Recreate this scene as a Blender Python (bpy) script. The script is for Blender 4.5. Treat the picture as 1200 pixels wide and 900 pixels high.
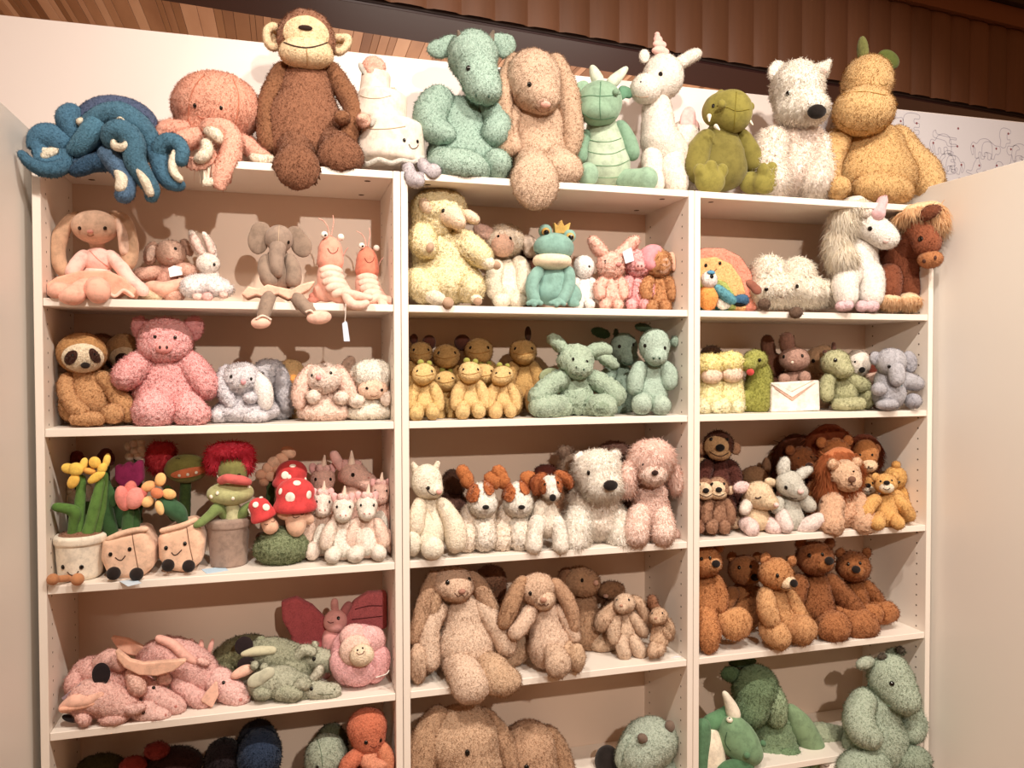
import bpy, math, random
import numpy as np
from mathutils import Matrix, Vector
random.seed(7)
for o in list(bpy.data.objects): bpy.data.objects.remove(o)
SC = bpy.context.scene; COL = SC.collection

# ------------------------------------------------------------------ camera
FPX = 928.99
CAM = np.array([-.2748, -1.9453, 1.5456]); YAW, PIT, ROL = .2788, -.0232, -.0022
def _basis():
    cy, sy, cp, sp = math.cos(YAW), math.sin(YAW), math.cos(PIT), math.sin(PIT)
    f = np.array([sy*cp, cy*cp, sp]); r = np.array([cy, -sy, 0.]); u = np.cross(r, f)
    return r*math.cos(ROL)+u*math.sin(ROL), -r*math.sin(ROL)+u*math.cos(ROL), f
CR, CU, CF = _basis()
cd = bpy.data.cameras.new('camera'); cam = bpy.data.objects.new('camera', cd); COL.objects.link(cam)
cd.sensor_width = 36; cd.lens = FPX/1200*36; cd.clip_start = .05
cam.matrix_world = Matrix(((CR[0], CU[0], -CF[0], CAM[0]), (CR[1], CU[1], -CF[1], CAM[1]), (CR[2], CU[2], -CF[2], CAM[2]), (0, 0, 0, 1)))
SC.camera = cam
# ------------------------------------------------------------------ light
def lin(h):
    if isinstance(h, str):
        v = [int(h[i:i+2], 16)/255 for i in (0, 2, 4)]
    else: v = h
    return tuple(c/12.92 if c <= .04045 else ((c+.055)/1.055)**2.4 for c in v)
w = bpy.data.worlds.new('shop_ambient'); SC.world = w; w.use_nodes = True
bg = w.node_tree.nodes['Background']; bg.inputs[0].default_value = (1, .42, .16, 1); bg.inputs[1].default_value = .14
def spot(name, loc, aim, watt, col, size, ang=100, blend=.6):
    l = bpy.data.lights.new(name, 'SPOT'); l.energy = watt; l.color = col; l.shadow_soft_size = size
    l.spot_size = math.radians(ang); l.spot_blend = blend
    o = bpy.data.objects.new(name, l); COL.objects.link(o); o.location = loc
    o.rotation_euler = (Vector(aim)-Vector(loc)).to_track_quat('-Z', 'Y').to_euler(); return o
WARM = (1, .90, .785)
spot('ceiling_spot', (-.56, -1.46, 3.17), (-.6, .1, .8), 88, WARM, .035, 125, 1)
spot('ceiling_spot', (.62, -1.46, 3.17), (.4, .1, .8), 92, WARM, .035, 125, 1)
spot('ceiling_spot', (1.35, -1.46, 3.17), (1.4, .1, .8), 66, WARM, .035, 125, 1)
ll = bpy.data.lights.new('added_ceiling_fill', 'AREA'); ll.energy = 36; ll.size = 1.6; ll.color = WARM  # added unseen fill behind the partition, only to brighten the plank ceiling
lo_ = bpy.data.objects.new('added_ceiling_fill', ll); COL.objects.link(lo_); lo_.location = (.8, 1.9, 1.3); lo_.rotation_euler = (math.pi, 0, 0)
spot('ceiling_spot', (.3, -3.3, 2.68), (.95, .1, 1.6), 150, WARM, .03, 54, .3)
SC.view_settings.view_transform = 'Standard'; SC.view_settings.look = 'None'
SC.view_settings.gamma = 1; SC.view_settings.use_curve_mapping = False; SC.view_settings.exposure = .56

# ------------------------------------------------------------------ kit
def ray(x, y): return CF + CR*((x-600)/FPX) - CU*((y-450)/FPX)
def P(x, y, Y):                       # photo pixel -> point on the vertical plane y = Y of the shelves
    d = ray(x, y); return CAM + d*((Y-CAM[1])/d[1])
def PZ(x, y, Z):
    d = ray(x, y); return CAM + d*((Z-CAM[2])/d[2])
_m = {}
def mat(h, kind='fabric', **k):
    key = (h, kind)
    if key in _m: return _m[key]
    m = bpy.data.materials.new(kind + '_' + str(h)); m.use_nodes = True; nt = m.node_tree; N = nt.nodes; L = nt.links
    b = N['Principled BSDF']; c = lin(h)
    if kind in ('fabric', 'velour', 'fur', 'cord', 'pile', 'floss'):     # dense pile bounces light inside itself: a paler, greyer fibre reads as the swatch colour
        g = sum(c)/3; k_ = .24 if c[1] > c[0]*1.08 and c[0] > .1 else .14; c = [(v*(1-k_)+g*k_)**(.82 if k_ > .2 else .88) for v in c]; t_ = min(1, .84/max(c)); c = tuple(v*t_ for v in c)
        if k_ > .2: c = (c[0]*1.05, c[1], c[2]*.98)
    b.inputs['Base Color'].default_value = (*c, 1)
    if kind in ('fabric', 'velour', 'fur', 'cord'):
        b.inputs['Roughness'].default_value = .92; b.inputs['Specular IOR Level'].default_value = .15
        b.inputs['Sheen Weight'].default_value = .22 if kind != 'velour' else .35
        b.inputs['Sheen Roughness'].default_value = .5
        b.inputs['Sheen Tint'].default_value = (*[min(1, x*.6+.4) for x in c], 1)
        tc = N.new('ShaderNodeTexCoord')
        n1 = N.new('ShaderNodeTexNoise'); n1.inputs['Scale'].default_value = {'fabric': 90, 'velour': 45, 'fur': 70, 'cord': 60}[kind]
        n1.inputs['Detail'].default_value = 6; n1.inputs['Roughness'].default_value = .7
        L.new(tc.outputs['Object'], n1.inputs['Vector'])
        mx = N.new('ShaderNodeMix'); mx.data_type = 'RGBA'
        lo = {'fabric': .72, 'velour': .82, 'fur': .84, 'cord': .75}[kind]
        mx.inputs[6].default_value = (*[v*lo for v in c], 1); mx.inputs[7].default_value = (*[min(1, v*1.12) for v in c], 1)
        rp = N.new('ShaderNodeMapRange'); rp.inputs[1].default_value = .36; rp.inputs[2].default_value = .56
        n3 = N.new('ShaderNodeTexNoise'); n3.inputs['Scale'].default_value = 230; n3.inputs['Detail'].default_value = 2; n3.inputs['Distortion'].default_value = 1.5
        L.new(tc.outputs['Object'], n3.inputs['Vector'])
        av = N.new('ShaderNodeMix'); av.inputs[0].default_value = .0 if kind == 'velour' else .55; L.new(n1.outputs['Fac'], av.inputs[2]); L.new(n3.outputs['Fac'], av.inputs[3])
        L.new(av.outputs[0], rp.inputs[0]); L.new(rp.outputs[0], mx.inputs[0]); L.new(mx.outputs[2], b.inputs['Base Color'])
        n2 = N.new('ShaderNodeTexNoise'); n2.inputs['Scale'].default_value = 260 if kind != 'velour' else 800; n2.inputs['Detail'].default_value = 3
        L.new(tc.outputs['Object'], n2.inputs['Vector'])
        ad = N.new('ShaderNodeMath'); ad.operation = 'ADD'; L.new(n1.outputs['Fac'], ad.inputs[0]); L.new(n2.outputs['Fac'], ad.inputs[1])
        bp = N.new('ShaderNodeBump'); bp.inputs['Strength'].default_value = .75 if kind != 'velour' else .25; bp.inputs['Distance'].default_value = .0035 if kind != 'velour' else .002
        L.new(ad.outputs[0], bp.inputs['Height']); L.new(bp.outputs[0], b.inputs['Normal'])
    elif kind in ('pile', 'floss'):
        b.inputs['Roughness'].default_value = 1; b.inputs['Specular IOR Level'].default_value = 0
        tr = N.new('ShaderNodeBsdfTranslucent'); tr.inputs[0].default_value = (*[min(.94, v*(1 if kind == 'pile' else 1.14)) for v in c], 1); ms = N.new('ShaderNodeMixShader'); ms.inputs[0].default_value = .5
        b.inputs['Base Color'].default_value = (*[min(.94, v*(.88 if kind == 'pile' else 1.14)) for v in c], 1)
        L.new(b.outputs[0], ms.inputs[1]); L.new(tr.outputs[0], ms.inputs[2]); L.new(ms.outputs[0], N['Material Output'].inputs[0])
    elif kind == 'bead':
        b.inputs['Roughness'].default_value = .12
    elif kind == 'flat':
        b.inputs['Roughness'].default_value = .7
    elif kind == 'metal':
        b.inputs['Metallic'].default_value = 1; b.inputs['Roughness'].default_value = .3
    elif kind == 'paint':
        b.inputs['Roughness'].default_value = .42
        n1 = N.new('ShaderNodeTexNoise'); n1.inputs['Scale'].default_value = 3; tc = N.new('ShaderNodeTexCoord'); L.new(tc.outputs['Object'], n1.inputs['Vector'])
        bp = N.new('ShaderNodeBump'); bp.inputs['Strength'].default_value = .04; L.new(n1.outputs['Fac'], bp.inputs['Height']); L.new(bp.outputs[0], b.inputs['Normal'])
    _m[key] = m; return m

def link(name, verts, faces, m, parent=None, origin=(0, 0, 0), normals=None, smooth=True):
    me = bpy.data.meshes.new(name)
    V = np.asarray(verts, dtype=np.float32) - np.asarray(origin, dtype=np.float32)
    if isinstance(faces, list): me.from_pydata(V.tolist(), [], faces)
    else:                                                       # (quads, tris) index arrays
        q, t = faces; nq, nt_ = len(q), len(t)
        me.vertices.add(len(V)); me.vertices.foreach_set('co', V.ravel())
        me.loops.add(nq*4+nt_*3); me.polygons.add(nq+nt_)
        li = np.concatenate([np.asarray(q).ravel(), np.asarray(t).ravel()]).astype(np.int32)
        me.loops.foreach_set('vertex_index', li)
        st = np.concatenate([np.arange(nq)*4, nq*4+np.arange(nt_)*3]).astype(np.int32)
        me.polygons.foreach_set('loop_start', st)
        me.update(calc_edges=True)
    me.polygons.foreach_set('use_smooth', np.full(len(me.polygons), smooth))
    if normals is not None: me.normals_split_custom_set_from_vertices(np.asarray(normals, dtype=np.float32))
    if m is not None: me.materials.append(m)
    o = bpy.data.objects.new(name, me); COL.objects.link(o)
    if parent is not None: o.parent = parent
    return o

def boxv(x0, y0, z0, x1, y1, z1, b=0.0012):
    # bevelled box: 24 verts
    V = []; F = []
    c = [(x0, x1), (y0, y1), (z0, z1)]
    idx = {}
    for ix in (0, 1):
        for iy in (0, 1):
            for iz in (0, 1):
                p = [c[0][ix], c[1][iy], c[2][iz]]; s = [1-2*ix, 1-2*iy, 1-2*iz]
                for a in range(3):
                    q = [p[k]+(s[k]*b if k != a else 0) for k in range(3)]
                    idx[(ix, iy, iz, a)] = len(V); V.append(q)
    def I(i, a): return idx[(*i, a)]
    for a in range(3):
        u, v = [k for k in range(3) if k != a]
        for e in (0, 1):
            ring = []
            for du, dv in ((0, 0), (1, 0), (1, 1), (0, 1)):
                i = [0, 0, 0]; i[a] = e; i[u] = du; i[v] = dv; ring.append(I(i, a))
            F.append(ring if (e == 1) != (a == 1) else ring[::-1])
    for a in range(3):                 # edges along axis a
        u, v = [k for k in range(3) if k != a]
        for du in (0, 1):
            for dv in (0, 1):
                i = [0, 0, 0]; i[u] = du; i[v] = dv; j = list(i); j[a] = 1
                F.append([I(i, u), I(i, v), I(j, v), I(j, u)])
    for i in [(a, b_, c_) for a in (0, 1) for b_ in (0, 1) for c_ in (0, 1)]:
        F.append([I(i, 0), I(i, 1), I(i, 2)])
    return V, F
def box(name, x0, y0, z0, x1, y1, z1, m, parent=None, origin=(0, 0, 0), b=.0012):
    V, F = boxv(x0, y0, z0, x1, y1, z1, b)
    o = link(name, V, F, m, parent, origin, smooth=False)
    return o
def tag(o, label=None, cat=None, group=None, kind=None):
    if label: o['label'] = label
    if cat: o['category'] = cat
    if group: o['group'] = group
    if kind: o['kind'] = kind
    return o
def empty(name, loc, label, cat, group=None):
    o = bpy.data.objects.new(name, None); COL.objects.link(o); o.location = loc; o.empty_display_size = .05
    return tag(o, label, cat, group)

# value noise on points
_rs = np.random.RandomState(3); _T = _rs.rand(4096).astype(np.float32)
def vnoise(p):
    i = np.floor(p).astype(np.int64); f = p-i; f = f*f*(3-2*f); r = 0
    for dx in (0, 1):
        for dy in (0, 1):
            for dz in (0, 1):
                h = ((i[:, 0]+dx)*73856093 ^ (i[:, 1]+dy)*19349663 ^ (i[:, 2]+dz)*83492791) & 4095
                w_ = (f[:, 0] if dx else 1-f[:, 0])*(f[:, 1] if dy else 1-f[:, 1])*(f[:, 2] if dz else 1-f[:, 2])
                r = r+_T[h]*w_
    return r

class Ell:
    def __init__(s, c, r, rot=0, tilt=0):
        a = math.radians(rot); t = math.radians(tilt)
        ax = np.array([math.cos(a), 0, -math.sin(a)]); az = np.array([math.sin(a), 0, math.cos(a)]); ay = np.array([0, 1., 0])
        # tilt: rotate about the vertical axis (yaw), positive turns the local front towards +x
        Rz = np.array([[math.cos(t), -math.sin(t), 0], [math.sin(t), math.cos(t), 0], [0, 0, 1]])
        s.c = c; s.r = np.array(r); s.A = np.stack([Rz@ax, Rz@ay, Rz@az])
        e = np.sqrt(((s.A*s.r[:, None])**2).sum(0)); s.lo = c-e; s.hi = c+e; s.mr = min(r)
    def d(s, p):
        q = (p-s.c)@s.A.T; k0 = np.sqrt(((q/s.r)**2).sum(-1)); k1 = np.sqrt(((q/s.r**2)**2).sum(-1))+1e-9
        return k0*(k0-1)/k1
class Cap:
    def __init__(s, a, b, ra, rb):
        s.a, s.b, s.ra, s.rb = a, b, ra, rb; s.mr = min(ra, rb)
        s.lo = np.minimum(a-ra, b-rb); s.hi = np.maximum(a+ra, b+rb)
    def d(s, p):
        ab = s.b-s.a; h = np.clip(((p-s.a)@ab)/(ab@ab+1e-12), 0, 1)
        q = p-s.a-h[..., None]*ab
        return np.sqrt((q**2).sum(-1))-(s.ra+(s.rb-s.ra)*h)
class Poly:                                  # rounded slab: outline in the x-z plane around depth y, thickness 2t
    def __init__(s, pts, y, t, rnd):
        s.p = pts; s.y = y; s.t = t; s.rn = rnd; s.mr = t
        s.lo = np.array([pts[:, 0].min()-rnd, y-t-rnd, pts[:, 1].min()-rnd]); s.hi = np.array([pts[:, 0].max()+rnd, y+t+rnd, pts[:, 1].max()+rnd])
    def d(s, p):
        x, z = p[..., 0], p[..., 2]; D = np.full(x.shape, 1e9); sg = np.ones(x.shape); n = len(s.p)
        for i in range(n):
            a, b = s.p[i], s.p[i-1]; ex, ez = b-a; wx, wz = x-a[0], z-a[1]
            h = np.clip((wx*ex+wz*ez)/(ex*ex+ez*ez+1e-12), 0, 1)
            D = np.minimum(D, (wx-ex*h)**2+(wz-ez*h)**2)
            c1, c2, c3 = z >= a[1], z < b[1], ex*wz > ez*wx
            fl = (c1 & c2 & c3) | (~c1 & ~c2 & ~c3); sg = np.where(fl, -sg, sg)
        d2 = np.sqrt(D)*sg; dy = np.abs(p[..., 1]-s.y)-s.t
        return np.minimum(np.maximum(d2, dy), 0)+np.sqrt(np.maximum(d2, 0)**2+np.maximum(dy, 0)**2)-s.rn
class Cyl:                                   # rounded tapered cylinder about a (leaning) vertical axis
    def __init__(s, c, rt, rb, hh, rn, rot):
        a = math.radians(rot); s.c = c; s.rt, s.rb, s.hh, s.rn = rt, rb, hh, rn; s.mr = min(rt, hh, rn*3)
        s.ax = np.array([math.sin(a), 0, math.cos(a)]); R_ = math.hypot(max(rt, rb), hh); s.lo = c-R_; s.hi = c+R_
    def d(s, p):
        q = p-s.c; z = q@s.ax; rad = np.sqrt(np.maximum((q**2).sum(-1)-z*z, 0)); r = s.rb+(s.rt-s.rb)*np.clip(z/s.hh*.5+.5, 0, 1)
        a = rad-r+s.rn; b = np.abs(z)-s.hh+s.rn
        return np.minimum(np.maximum(a, b), 0)+np.sqrt(np.maximum(a, 0)**2+np.maximum(b, 0)**2)-s.rn
class SDF:
    def __init__(s, prims, k, cut=None, within=None, off=0):
        s.pr, s.k, s.cut, s.w, s.off = prims, k, cut, within, off
        s.lo = np.min([q.lo for q in prims], 0)-k*.3; s.hi = np.max([q.hi for q in prims], 0)+k*.3
        if off: s.lo = s.lo-off; s.hi = s.hi+off
        if within:
            s.lo = np.maximum(s.lo, within.lo); s.hi = np.minimum(s.hi, within.hi)
    def d(s, p):
        r = None
        for q in s.pr:
            v = q.d(p)
            if r is None: r = v
            elif s.k <= 0: r = np.minimum(r, v)
            else:
                h = np.maximum(s.k-np.abs(r-v), 0)/s.k; r = np.minimum(r, v)-h*h*s.k*.25
        r = r-s.off
        if s.w: r = np.maximum(r, s.w.d(p))
        if s.cut: r = np.maximum(r, -s.cut.d(p))
        return r
    def grad(s, p, e):
        k = [np.array(v, float)*e for v in ((1, -1, -1), (-1, -1, 1), (-1, 1, -1), (1, 1, 1))]
        g = sum(np.array(v)[None]*s.d(p+v)[:, None] for v in k)
        return g/(np.linalg.norm(g, axis=1, keepdims=True)+1e-12)
def nets(sdf, h):
    lo = sdf.lo-2*h; n = np.ceil((sdf.hi-lo)/h).astype(int)+3
    while n.prod() > 1100000: h *= 1.15; lo = sdf.lo-2*h; n = np.ceil((sdf.hi-lo)/h).astype(int)+3
    g = [lo[i]+h*np.arange(n[i]) for i in range(3)]
    G = np.stack(np.meshgrid(*g, indexing='ij'), -1)
    F = sdf.d(G); ins = F < 0
    c = ins[:-1, :-1, :-1].astype(np.int8)
    cnt = np.zeros_like(c)
    for dx in (0, 1):
        for dy in (0, 1):
            for dz in (0, 1):
                cnt += ins[dx:n[0]-1+dx, dy:n[1]-1+dy, dz:n[2]-1+dz]
    act = (cnt > 0) & (cnt < 8); ids = np.full(act.shape, -1, np.int64); I = np.argwhere(act); ids[act] = np.arange(len(I))
    if len(I) == 0: return None
    acc = np.zeros((len(I), 3)); num = np.zeros(len(I))
    for a in range(3):
        oth = [k for k in range(3) if k != a]
        for u in (0, 1):
            for v in (0, 1):
                A = I.copy(); A[:, oth[0]] += u; A[:, oth[1]] += v; B = A.copy(); B[:, a] += 1
                fa = F[A[:, 0], A[:, 1], A[:, 2]]; fb = F[B[:, 0], B[:, 1], B[:, 2]]
                m = (fa < 0) != (fb < 0); t = np.where(m, fa/(fa-fb+1e-20), 0)
                pt = A.astype(float); pt[:, a] += t
                acc += pt*m[:, None]; num += m
    V = lo+h*(acc/num[:, None])
    Q = []
    for a in range(3):
        u, v = [(1, 2), (2, 0), (0, 1)][a]
        sl0 = [slice(None)]*3; sl1 = [slice(None)]*3; sl0[a] = slice(0, -1); sl1[a] = slice(1, None)
        f0 = ins[tuple(sl0)]; f1 = ins[tuple(sl1)]
        for flip in (0, 1):
            E = np.argwhere((f0 & ~f1) if not flip else (~f0 & f1))
            E = E[(E[:, u] > 0) & (E[:, v] > 0) & (E[:, u] < n[u]-1) & (E[:, v] < n[v]-1)]
            if len(E) == 0: continue
            def cell(du, dv):
                X = E.copy(); X[:, u] -= du; X[:, v] -= dv; return ids[X[:, 0], X[:, 1], X[:, 2]]
            q = np.stack([cell(1, 1), cell(0, 1), cell(0, 0), cell(1, 0)], 1)
            Q.append(q if not flip else q[:, ::-1])
    Q = np.concatenate(Q); Q = Q[(Q >= 0).all(1)]
    for _ in range(2):
        V = V-np.clip(sdf.d(V), -h, h)[:, None]*sdf.grad(V, h*.15)*.9
    return V, Q, h

def spline(A, m):
    A = np.asarray(A, float); n = len(A); out = []
    for i in range(n-1):
        p0, p1, p2, p3 = A[max(i-1, 0)], A[i], A[i+1], A[min(i+2, n-1)]
        for j in range(m):
            t = j/m; out.append(.5*((2*p1)+(-p0+p2)*t+(2*p0-5*p1+4*p2-p3)*t*t+(-p0+3*p1-3*p2+p3)*t**3))
    out.append(A[-1]); return np.array(out)

STAT = {'tri': 0}
FUR = {  # material kind, lump amp, lump freq(1/px), strand length px, width px, per quad, droop, curl
    'plush':  ('fabric', 1.2, .17, 3.2, .8, .95, .35, .9),
    'soft':   ('fabric', .5, .13, 2.2, .75, 1.0, .2, .8),
    'velour': ('velour', .25, .10, 0, 0, 0, 0, 0),
    'cord':   ('cord', .25, .1, 0, 0, 0, 0, 0),
    'curl':   ('fur', 2.2, .30, 3.0, 1.0, 1.5, .1, 1.5),
    'shag':   ('fur', 1.6, .22, 6.0, .9, 1.5, .5, 1.3),
    'long':   ('fur', 1.0, .15, 12., .9, 2.6, 1.0, .9),
    'crimp':  ('fabric', 2.4, .22, 1.8, .8, 1.0, .1, 1.2),
}
def strands(V, Q, NRM, s, L, W, per, droop, curl, rs, sub):
    n = int(len(Q)*per); qi = rs.randint(0, len(Q), n); a, b = rs.rand(n, 1), rs.rand(n, 1)
    q = Q[qi]; p = (V[q[:, 0]]*(1-a)+V[q[:, 1]]*a)*(1-b)+(V[q[:, 3]]*(1-a)+V[q[:, 2]]*a)*b
    nm = NRM[q[:, 0]]
    rnd = rs.randn(n, 3); tg = rnd-nm*(rnd*nm).sum(1, keepdims=True); lay = .6 if sub == 2 else 1.
    dr = nm*lay+tg*.42*curl+np.array([0, 0, -droop]); dr /= np.linalg.norm(dr, axis=1, keepdims=True)
    sd = np.cross(dr, nm+rs.randn(n, 3)*.25); sd /= np.linalg.norm(sd, axis=1, keepdims=True)+1e-9
    fl = (np.cross(2*sd, dr)*nm).sum(1, keepdims=True) < 0; sd = np.where(fl, -sd, sd)
    l = s*L*(.5+.8*rs.rand(n, 1)); wd = s*W*.5
    base = p-nm*s*.5
    if sub == 1:
        v = np.stack([base-sd*wd, base+sd*wd, base+dr*l], 1).reshape(-1, 3); nn = np.repeat(nm, 3, 0)
        t = np.arange(n*3).reshape(-1, 3); return v, np.zeros((0, 4), int), t, nn
    mid = base+dr*l*.5+nm*l*.06; d2 = dr+np.array([0, 0, -droop*.8])+rs.randn(n, 3)*.25*curl; d2 /= np.linalg.norm(d2, axis=1, keepdims=True)
    tip = mid+d2*l*.55
    v = np.stack([base-sd*wd, base+sd*wd, mid+sd*wd*.8, mid-sd*wd*.8, tip], 1).reshape(-1, 3); nn = np.repeat(nm, 5, 0)
    o = np.arange(n)[:, None]*5
    return v, o+np.array([[0, 1, 2, 3]]), o+np.array([[3, 2, 4]]), nn

TOP, SA, SB, SHC, SD, SE = 2.0200, 1.6958, 1.4086, 1.0612, .7352, .4000
class Toy:
    def __init__(s, name, label, Y, z, at=None, sc=1., flip=1, cat='soft toy', group=None, fur='plush', ref=None, rot=0, base=None, move=None):
        s.Y, s.z, s.fur = Y, z, fur; s.ox, s.oy = at if at else (0, 0); s.sc, s.fl, s.rot = sc, flip, rot; s.mv = move
        s.parts = {}; s.objs = []; s.last = None
        ref = ref or (at if at else base)
        if s.mv: s.mv = (*s.mv, *ref); ref = (ref[0]+s.mv[0], ref[1]+s.mv[1]); s.sc = s.mv[2]
        p = P(ref[0], ref[1], Y); s.s = ((p-CAM)@CF)/FPX
        s.org = (p[0], Y, z); s.root = empty(name, s.org, label, cat, group); s.sd = abs(hash(label)) % 9999
        s.rs = np.random.RandomState(sum(ord(ch)*(i+1) for i, ch in enumerate(label)) % 99991)
    def xy(s, x, y):
        if s.mv: x, y = s.mv[3]+(x-s.mv[3])*s.mv[2]+s.mv[0], s.mv[4]+(y-s.mv[4])*s.mv[2]+s.mv[1]
        x *= s.fl
        if s.rot:
            a = math.radians(s.rot); x, y = x*math.cos(a)-y*math.sin(a), x*math.sin(a)+y*math.cos(a)
        return (x, y) if s.mv else (s.ox+x*s.sc, s.oy+y*s.sc)
    def pt(s, x, y, d=0): return P(*s.xy(x, y), s.Y-d*s.sc*s.s)
    def prims(s, spec):
        out = []; u = s.sc*s.s
        for it in spec.split('|'):
            w_ = it.split(); k = w_[0]; v = [float(q) for q in w_[1:]]
            if k == 'E':   # x y rx rz [d rd rot yaw]
                x, y, rx, rz = v[:4]; d = v[4] if len(v) > 4 else 0; rd = v[5] if len(v) > 5 and v[5] else min(rx, rz); ro = v[6] if len(v) > 6 else 0; yw = v[7] if len(v) > 7 else 0
                out.append(Ell(s.pt(x, y, d), (rx*u, rd*u, rz*u), ro*s.fl+s.rot, yw*s.fl))
            elif k == 'C':  # x y r d ...
                n = len(v)//4; pts = [(s.pt(v[4*i], v[4*i+1], v[4*i+3]), v[4*i+2]*u) for i in range(n)]
                for i in range(n-1): out.append(Cap(pts[i][0], pts[i+1][0], pts[i][1], pts[i+1][1]))
            elif k == 'S':  # smooth chain: same numbers, curve through the points
                n = len(v)//4; A = np.array(v).reshape(n, 4); B = spline(A, 5)
                pts = [(s.pt(a[0], a[1], a[3]), a[2]*u) for a in B]
                for i in range(len(pts)-1): out.append(Cap(pts[i][0], pts[i+1][0], pts[i][1], pts[i+1][1]))
            elif k == 'Y':  # x y rTop rBottom halfheight round d rot
                x, y, rt, rb, hh, rn = v[:6]; d = v[6] if len(v) > 6 else 0; ro = v[7] if len(v) > 7 else 0
                out.append(Cyl(s.pt(x, y, d), rt*u, rb*u, hh*u, rn*u, ro*s.fl+s.rot))
            elif k == 'G':  # d thick round x y x y ...
                d, t, rn = v[:3]; pp = [s.pt(v[3+2*i], v[4+2*i], d) for i in range((len(v)-3)//2)]
                out.append(Poly(np.array([[q[0], q[2]] for q in pp]), pp[0][1], t*u, rn*u))
        return out
    def p(s, name, col, spec, k=4, fur=None, on=None, within=None, off=.7, cut=None, label=None, parent=None, res=None, keep=True, amp=1, slen=1, dens=1):
        u = s.sc*s.s; fur = fur or s.fur; F = FUR[fur]
        if on:
            b = s.parts[on]; W = SDF(s.prims(within), 0)
            sdf = SDF(b.pr, b.k, None, W, off*u); sdf._b = b
        else: sdf = SDF(s.prims(spec), k*u, SDF(s.prims(cut), 0) if cut else None)
        mr = min(q.mr for q in sdf.pr)/s.s
        h = s.s*(res or min(1.5 if fur in ('curl', 'crimp') else 2.0, max(.5, mr*.34)))
        if on: h = s.s*(res or 1.1)
        r = nets(sdf, h)
        if r is None: print('EMPTY', name, s.root['label']); return None
        V, Q, h = r
        NR = sdf.grad(V, h*.4)
        if F[1]*amp:
            q = V/s.s; f = F[2]
            lump = (vnoise(q*f)-.5)*1.6+(vnoise(q*f*2.3+9)-.5)*.9
            if fur in ('curl', 'crimp', 'shag'): lump = .8-np.abs(vnoise(q*f)-.5)*4
            a_ = min(1, mr/9)
            V = V+NR*(lump*F[1]*amp*a_*s.s)[:, None]
        T = np.zeros((0, 3), int); NN = NR; QQ = Q; sq = T
        if F[3] and F[5]*dens:
            pq = F[5]*dens*min(1.5, (h/s.s/1.6)**2 if h/s.s < 1.6 else 1)
            sv, sq, st, sn = strands(V, Q, NR, s.s, F[3]*slen, F[4], pq, F[6], F[7], s.rs, 2 if F[3]*slen > 4 else 1)
            o = len(V); V = np.concatenate([V, sv]); NN = np.concatenate([NR, sn]); QQ = np.concatenate([Q, sq+o]); T = st+o
        STAT['tri'] += len(QQ)*2+len(T)
        ob = link(name.rstrip('0123456789'), V, (QQ, T), mat(col, F[0]), parent or s.root, s.org, NN)
        s.objs.append(ob)
        if len(T):                                            # the pile strands take their own, slightly translucent, material
            ob.data.materials.append(mat(col, 'floss' if F[0] == 'fur' else 'pile')); mi = np.zeros(len(QQ)+len(T), np.int32); mi[len(Q):] = 1
            ob.data.polygons.foreach_set('material_index', mi)
        if label: ob['label'] = label
        if keep: s.parts[name] = sdf; s.last = name
        if parent: ob.matrix_parent_inverse = Matrix()
        return ob
    def hit(s, x, y, on=None, raw=False):
        if not raw: x, y = s.xy(x, y)
        sdf = s.parts[on or s.last]
        d = ray(x, y); d = d/d[1]; c = CAM+d*(sdf.lo[1]-CAM[1]-.002)
        n = 240; t = np.linspace(0, sdf.hi[1]-sdf.lo[1]+.004, n)
        pts = c+d*t[:, None]; v = sdf.d(pts); i = np.argmax(v < 0)
        if not (v < 0).any(): i = np.argmin(v)
        p_ = pts[i]; nr = sdf.grad(p_[None], s.s)[0]
        p_ = p_-nr*sdf.d(p_[None])[0]
        return p_, nr
    def nub(s, name, col, spec, on=None, kind='bead', proud=.25, label=None, parent=None):
        """beads/noses sewn to a surface: x y rx ry [depth rot] | ..."""
        out = None
        for it in spec.split('|'):
            v = [float(q) for q in it.split()]; x, y, rx = v[:3]; rz = v[3] if len(v) > 3 else rx; dp = v[4] if len(v) > 4 else .6*min(rx, rz); ro = v[5] if len(v) > 5 else 0
            p_, nr = s.hit(x, y, on); u = s.sc*s.s
            up = np.array([0, 0, 1.])+1e-3; t = np.cross(up, nr); t /= np.linalg.norm(t); b = np.cross(nr, t)
            a = math.radians(-ro*s.fl-s.rot); t, b = t*math.cos(a)+b*math.sin(a), -t*math.sin(a)+b*math.cos(a)
            nu, nv = 12, 7; V = []; Fc = []
            for j in range(nv+1):
                th = math.pi*j/nv
                for i in range(nu):
                    ph = 2*math.pi*i/nu
                    V.append(p_+nr*dp*u*proud+t*rx*u*math.sin(th)*math.cos(ph)+b*rz*u*math.sin(th)*math.sin(ph)+nr*dp*u*math.cos(th))
            q = [[j*nu+i, (j+1)*nu+i, (j+1)*nu+(i+1) % nu, j*nu+(i+1) % nu] for j in range(nv) for i in range(nu)]
            STAT['tri'] += len(q)*2
            out = link(name, V, (np.array(q), np.zeros((0, 3), int)), mat(col, kind), parent or s.root, s.org)
            if label: out['label'] = label
            s.objs.append(out)
        return out
    def eyes(s, spec, col='14100e', on=None): return s.nub('eye', col, spec, on)
    def line(s, name, col, r, spec, on=None, kind='flat', label=None):
        """embroidered line lying on the surface: x y x y ..."""
        v = [float(q) for q in spec.split()]; A = np.array(v).reshape(-1, 2); A = spline(A, 4) if len(A) > 2 else A
        pts = []; nrm = []
        for a in A:
            p_, n_ = s.hit(a[0], a[1], on); pts.append(p_+n_*r*s.s*s.sc*.35); nrm.append(n_)
        return s.sweep(name, col, pts, [r*s.s*s.sc]*len(pts), kind, label, 5)
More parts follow.
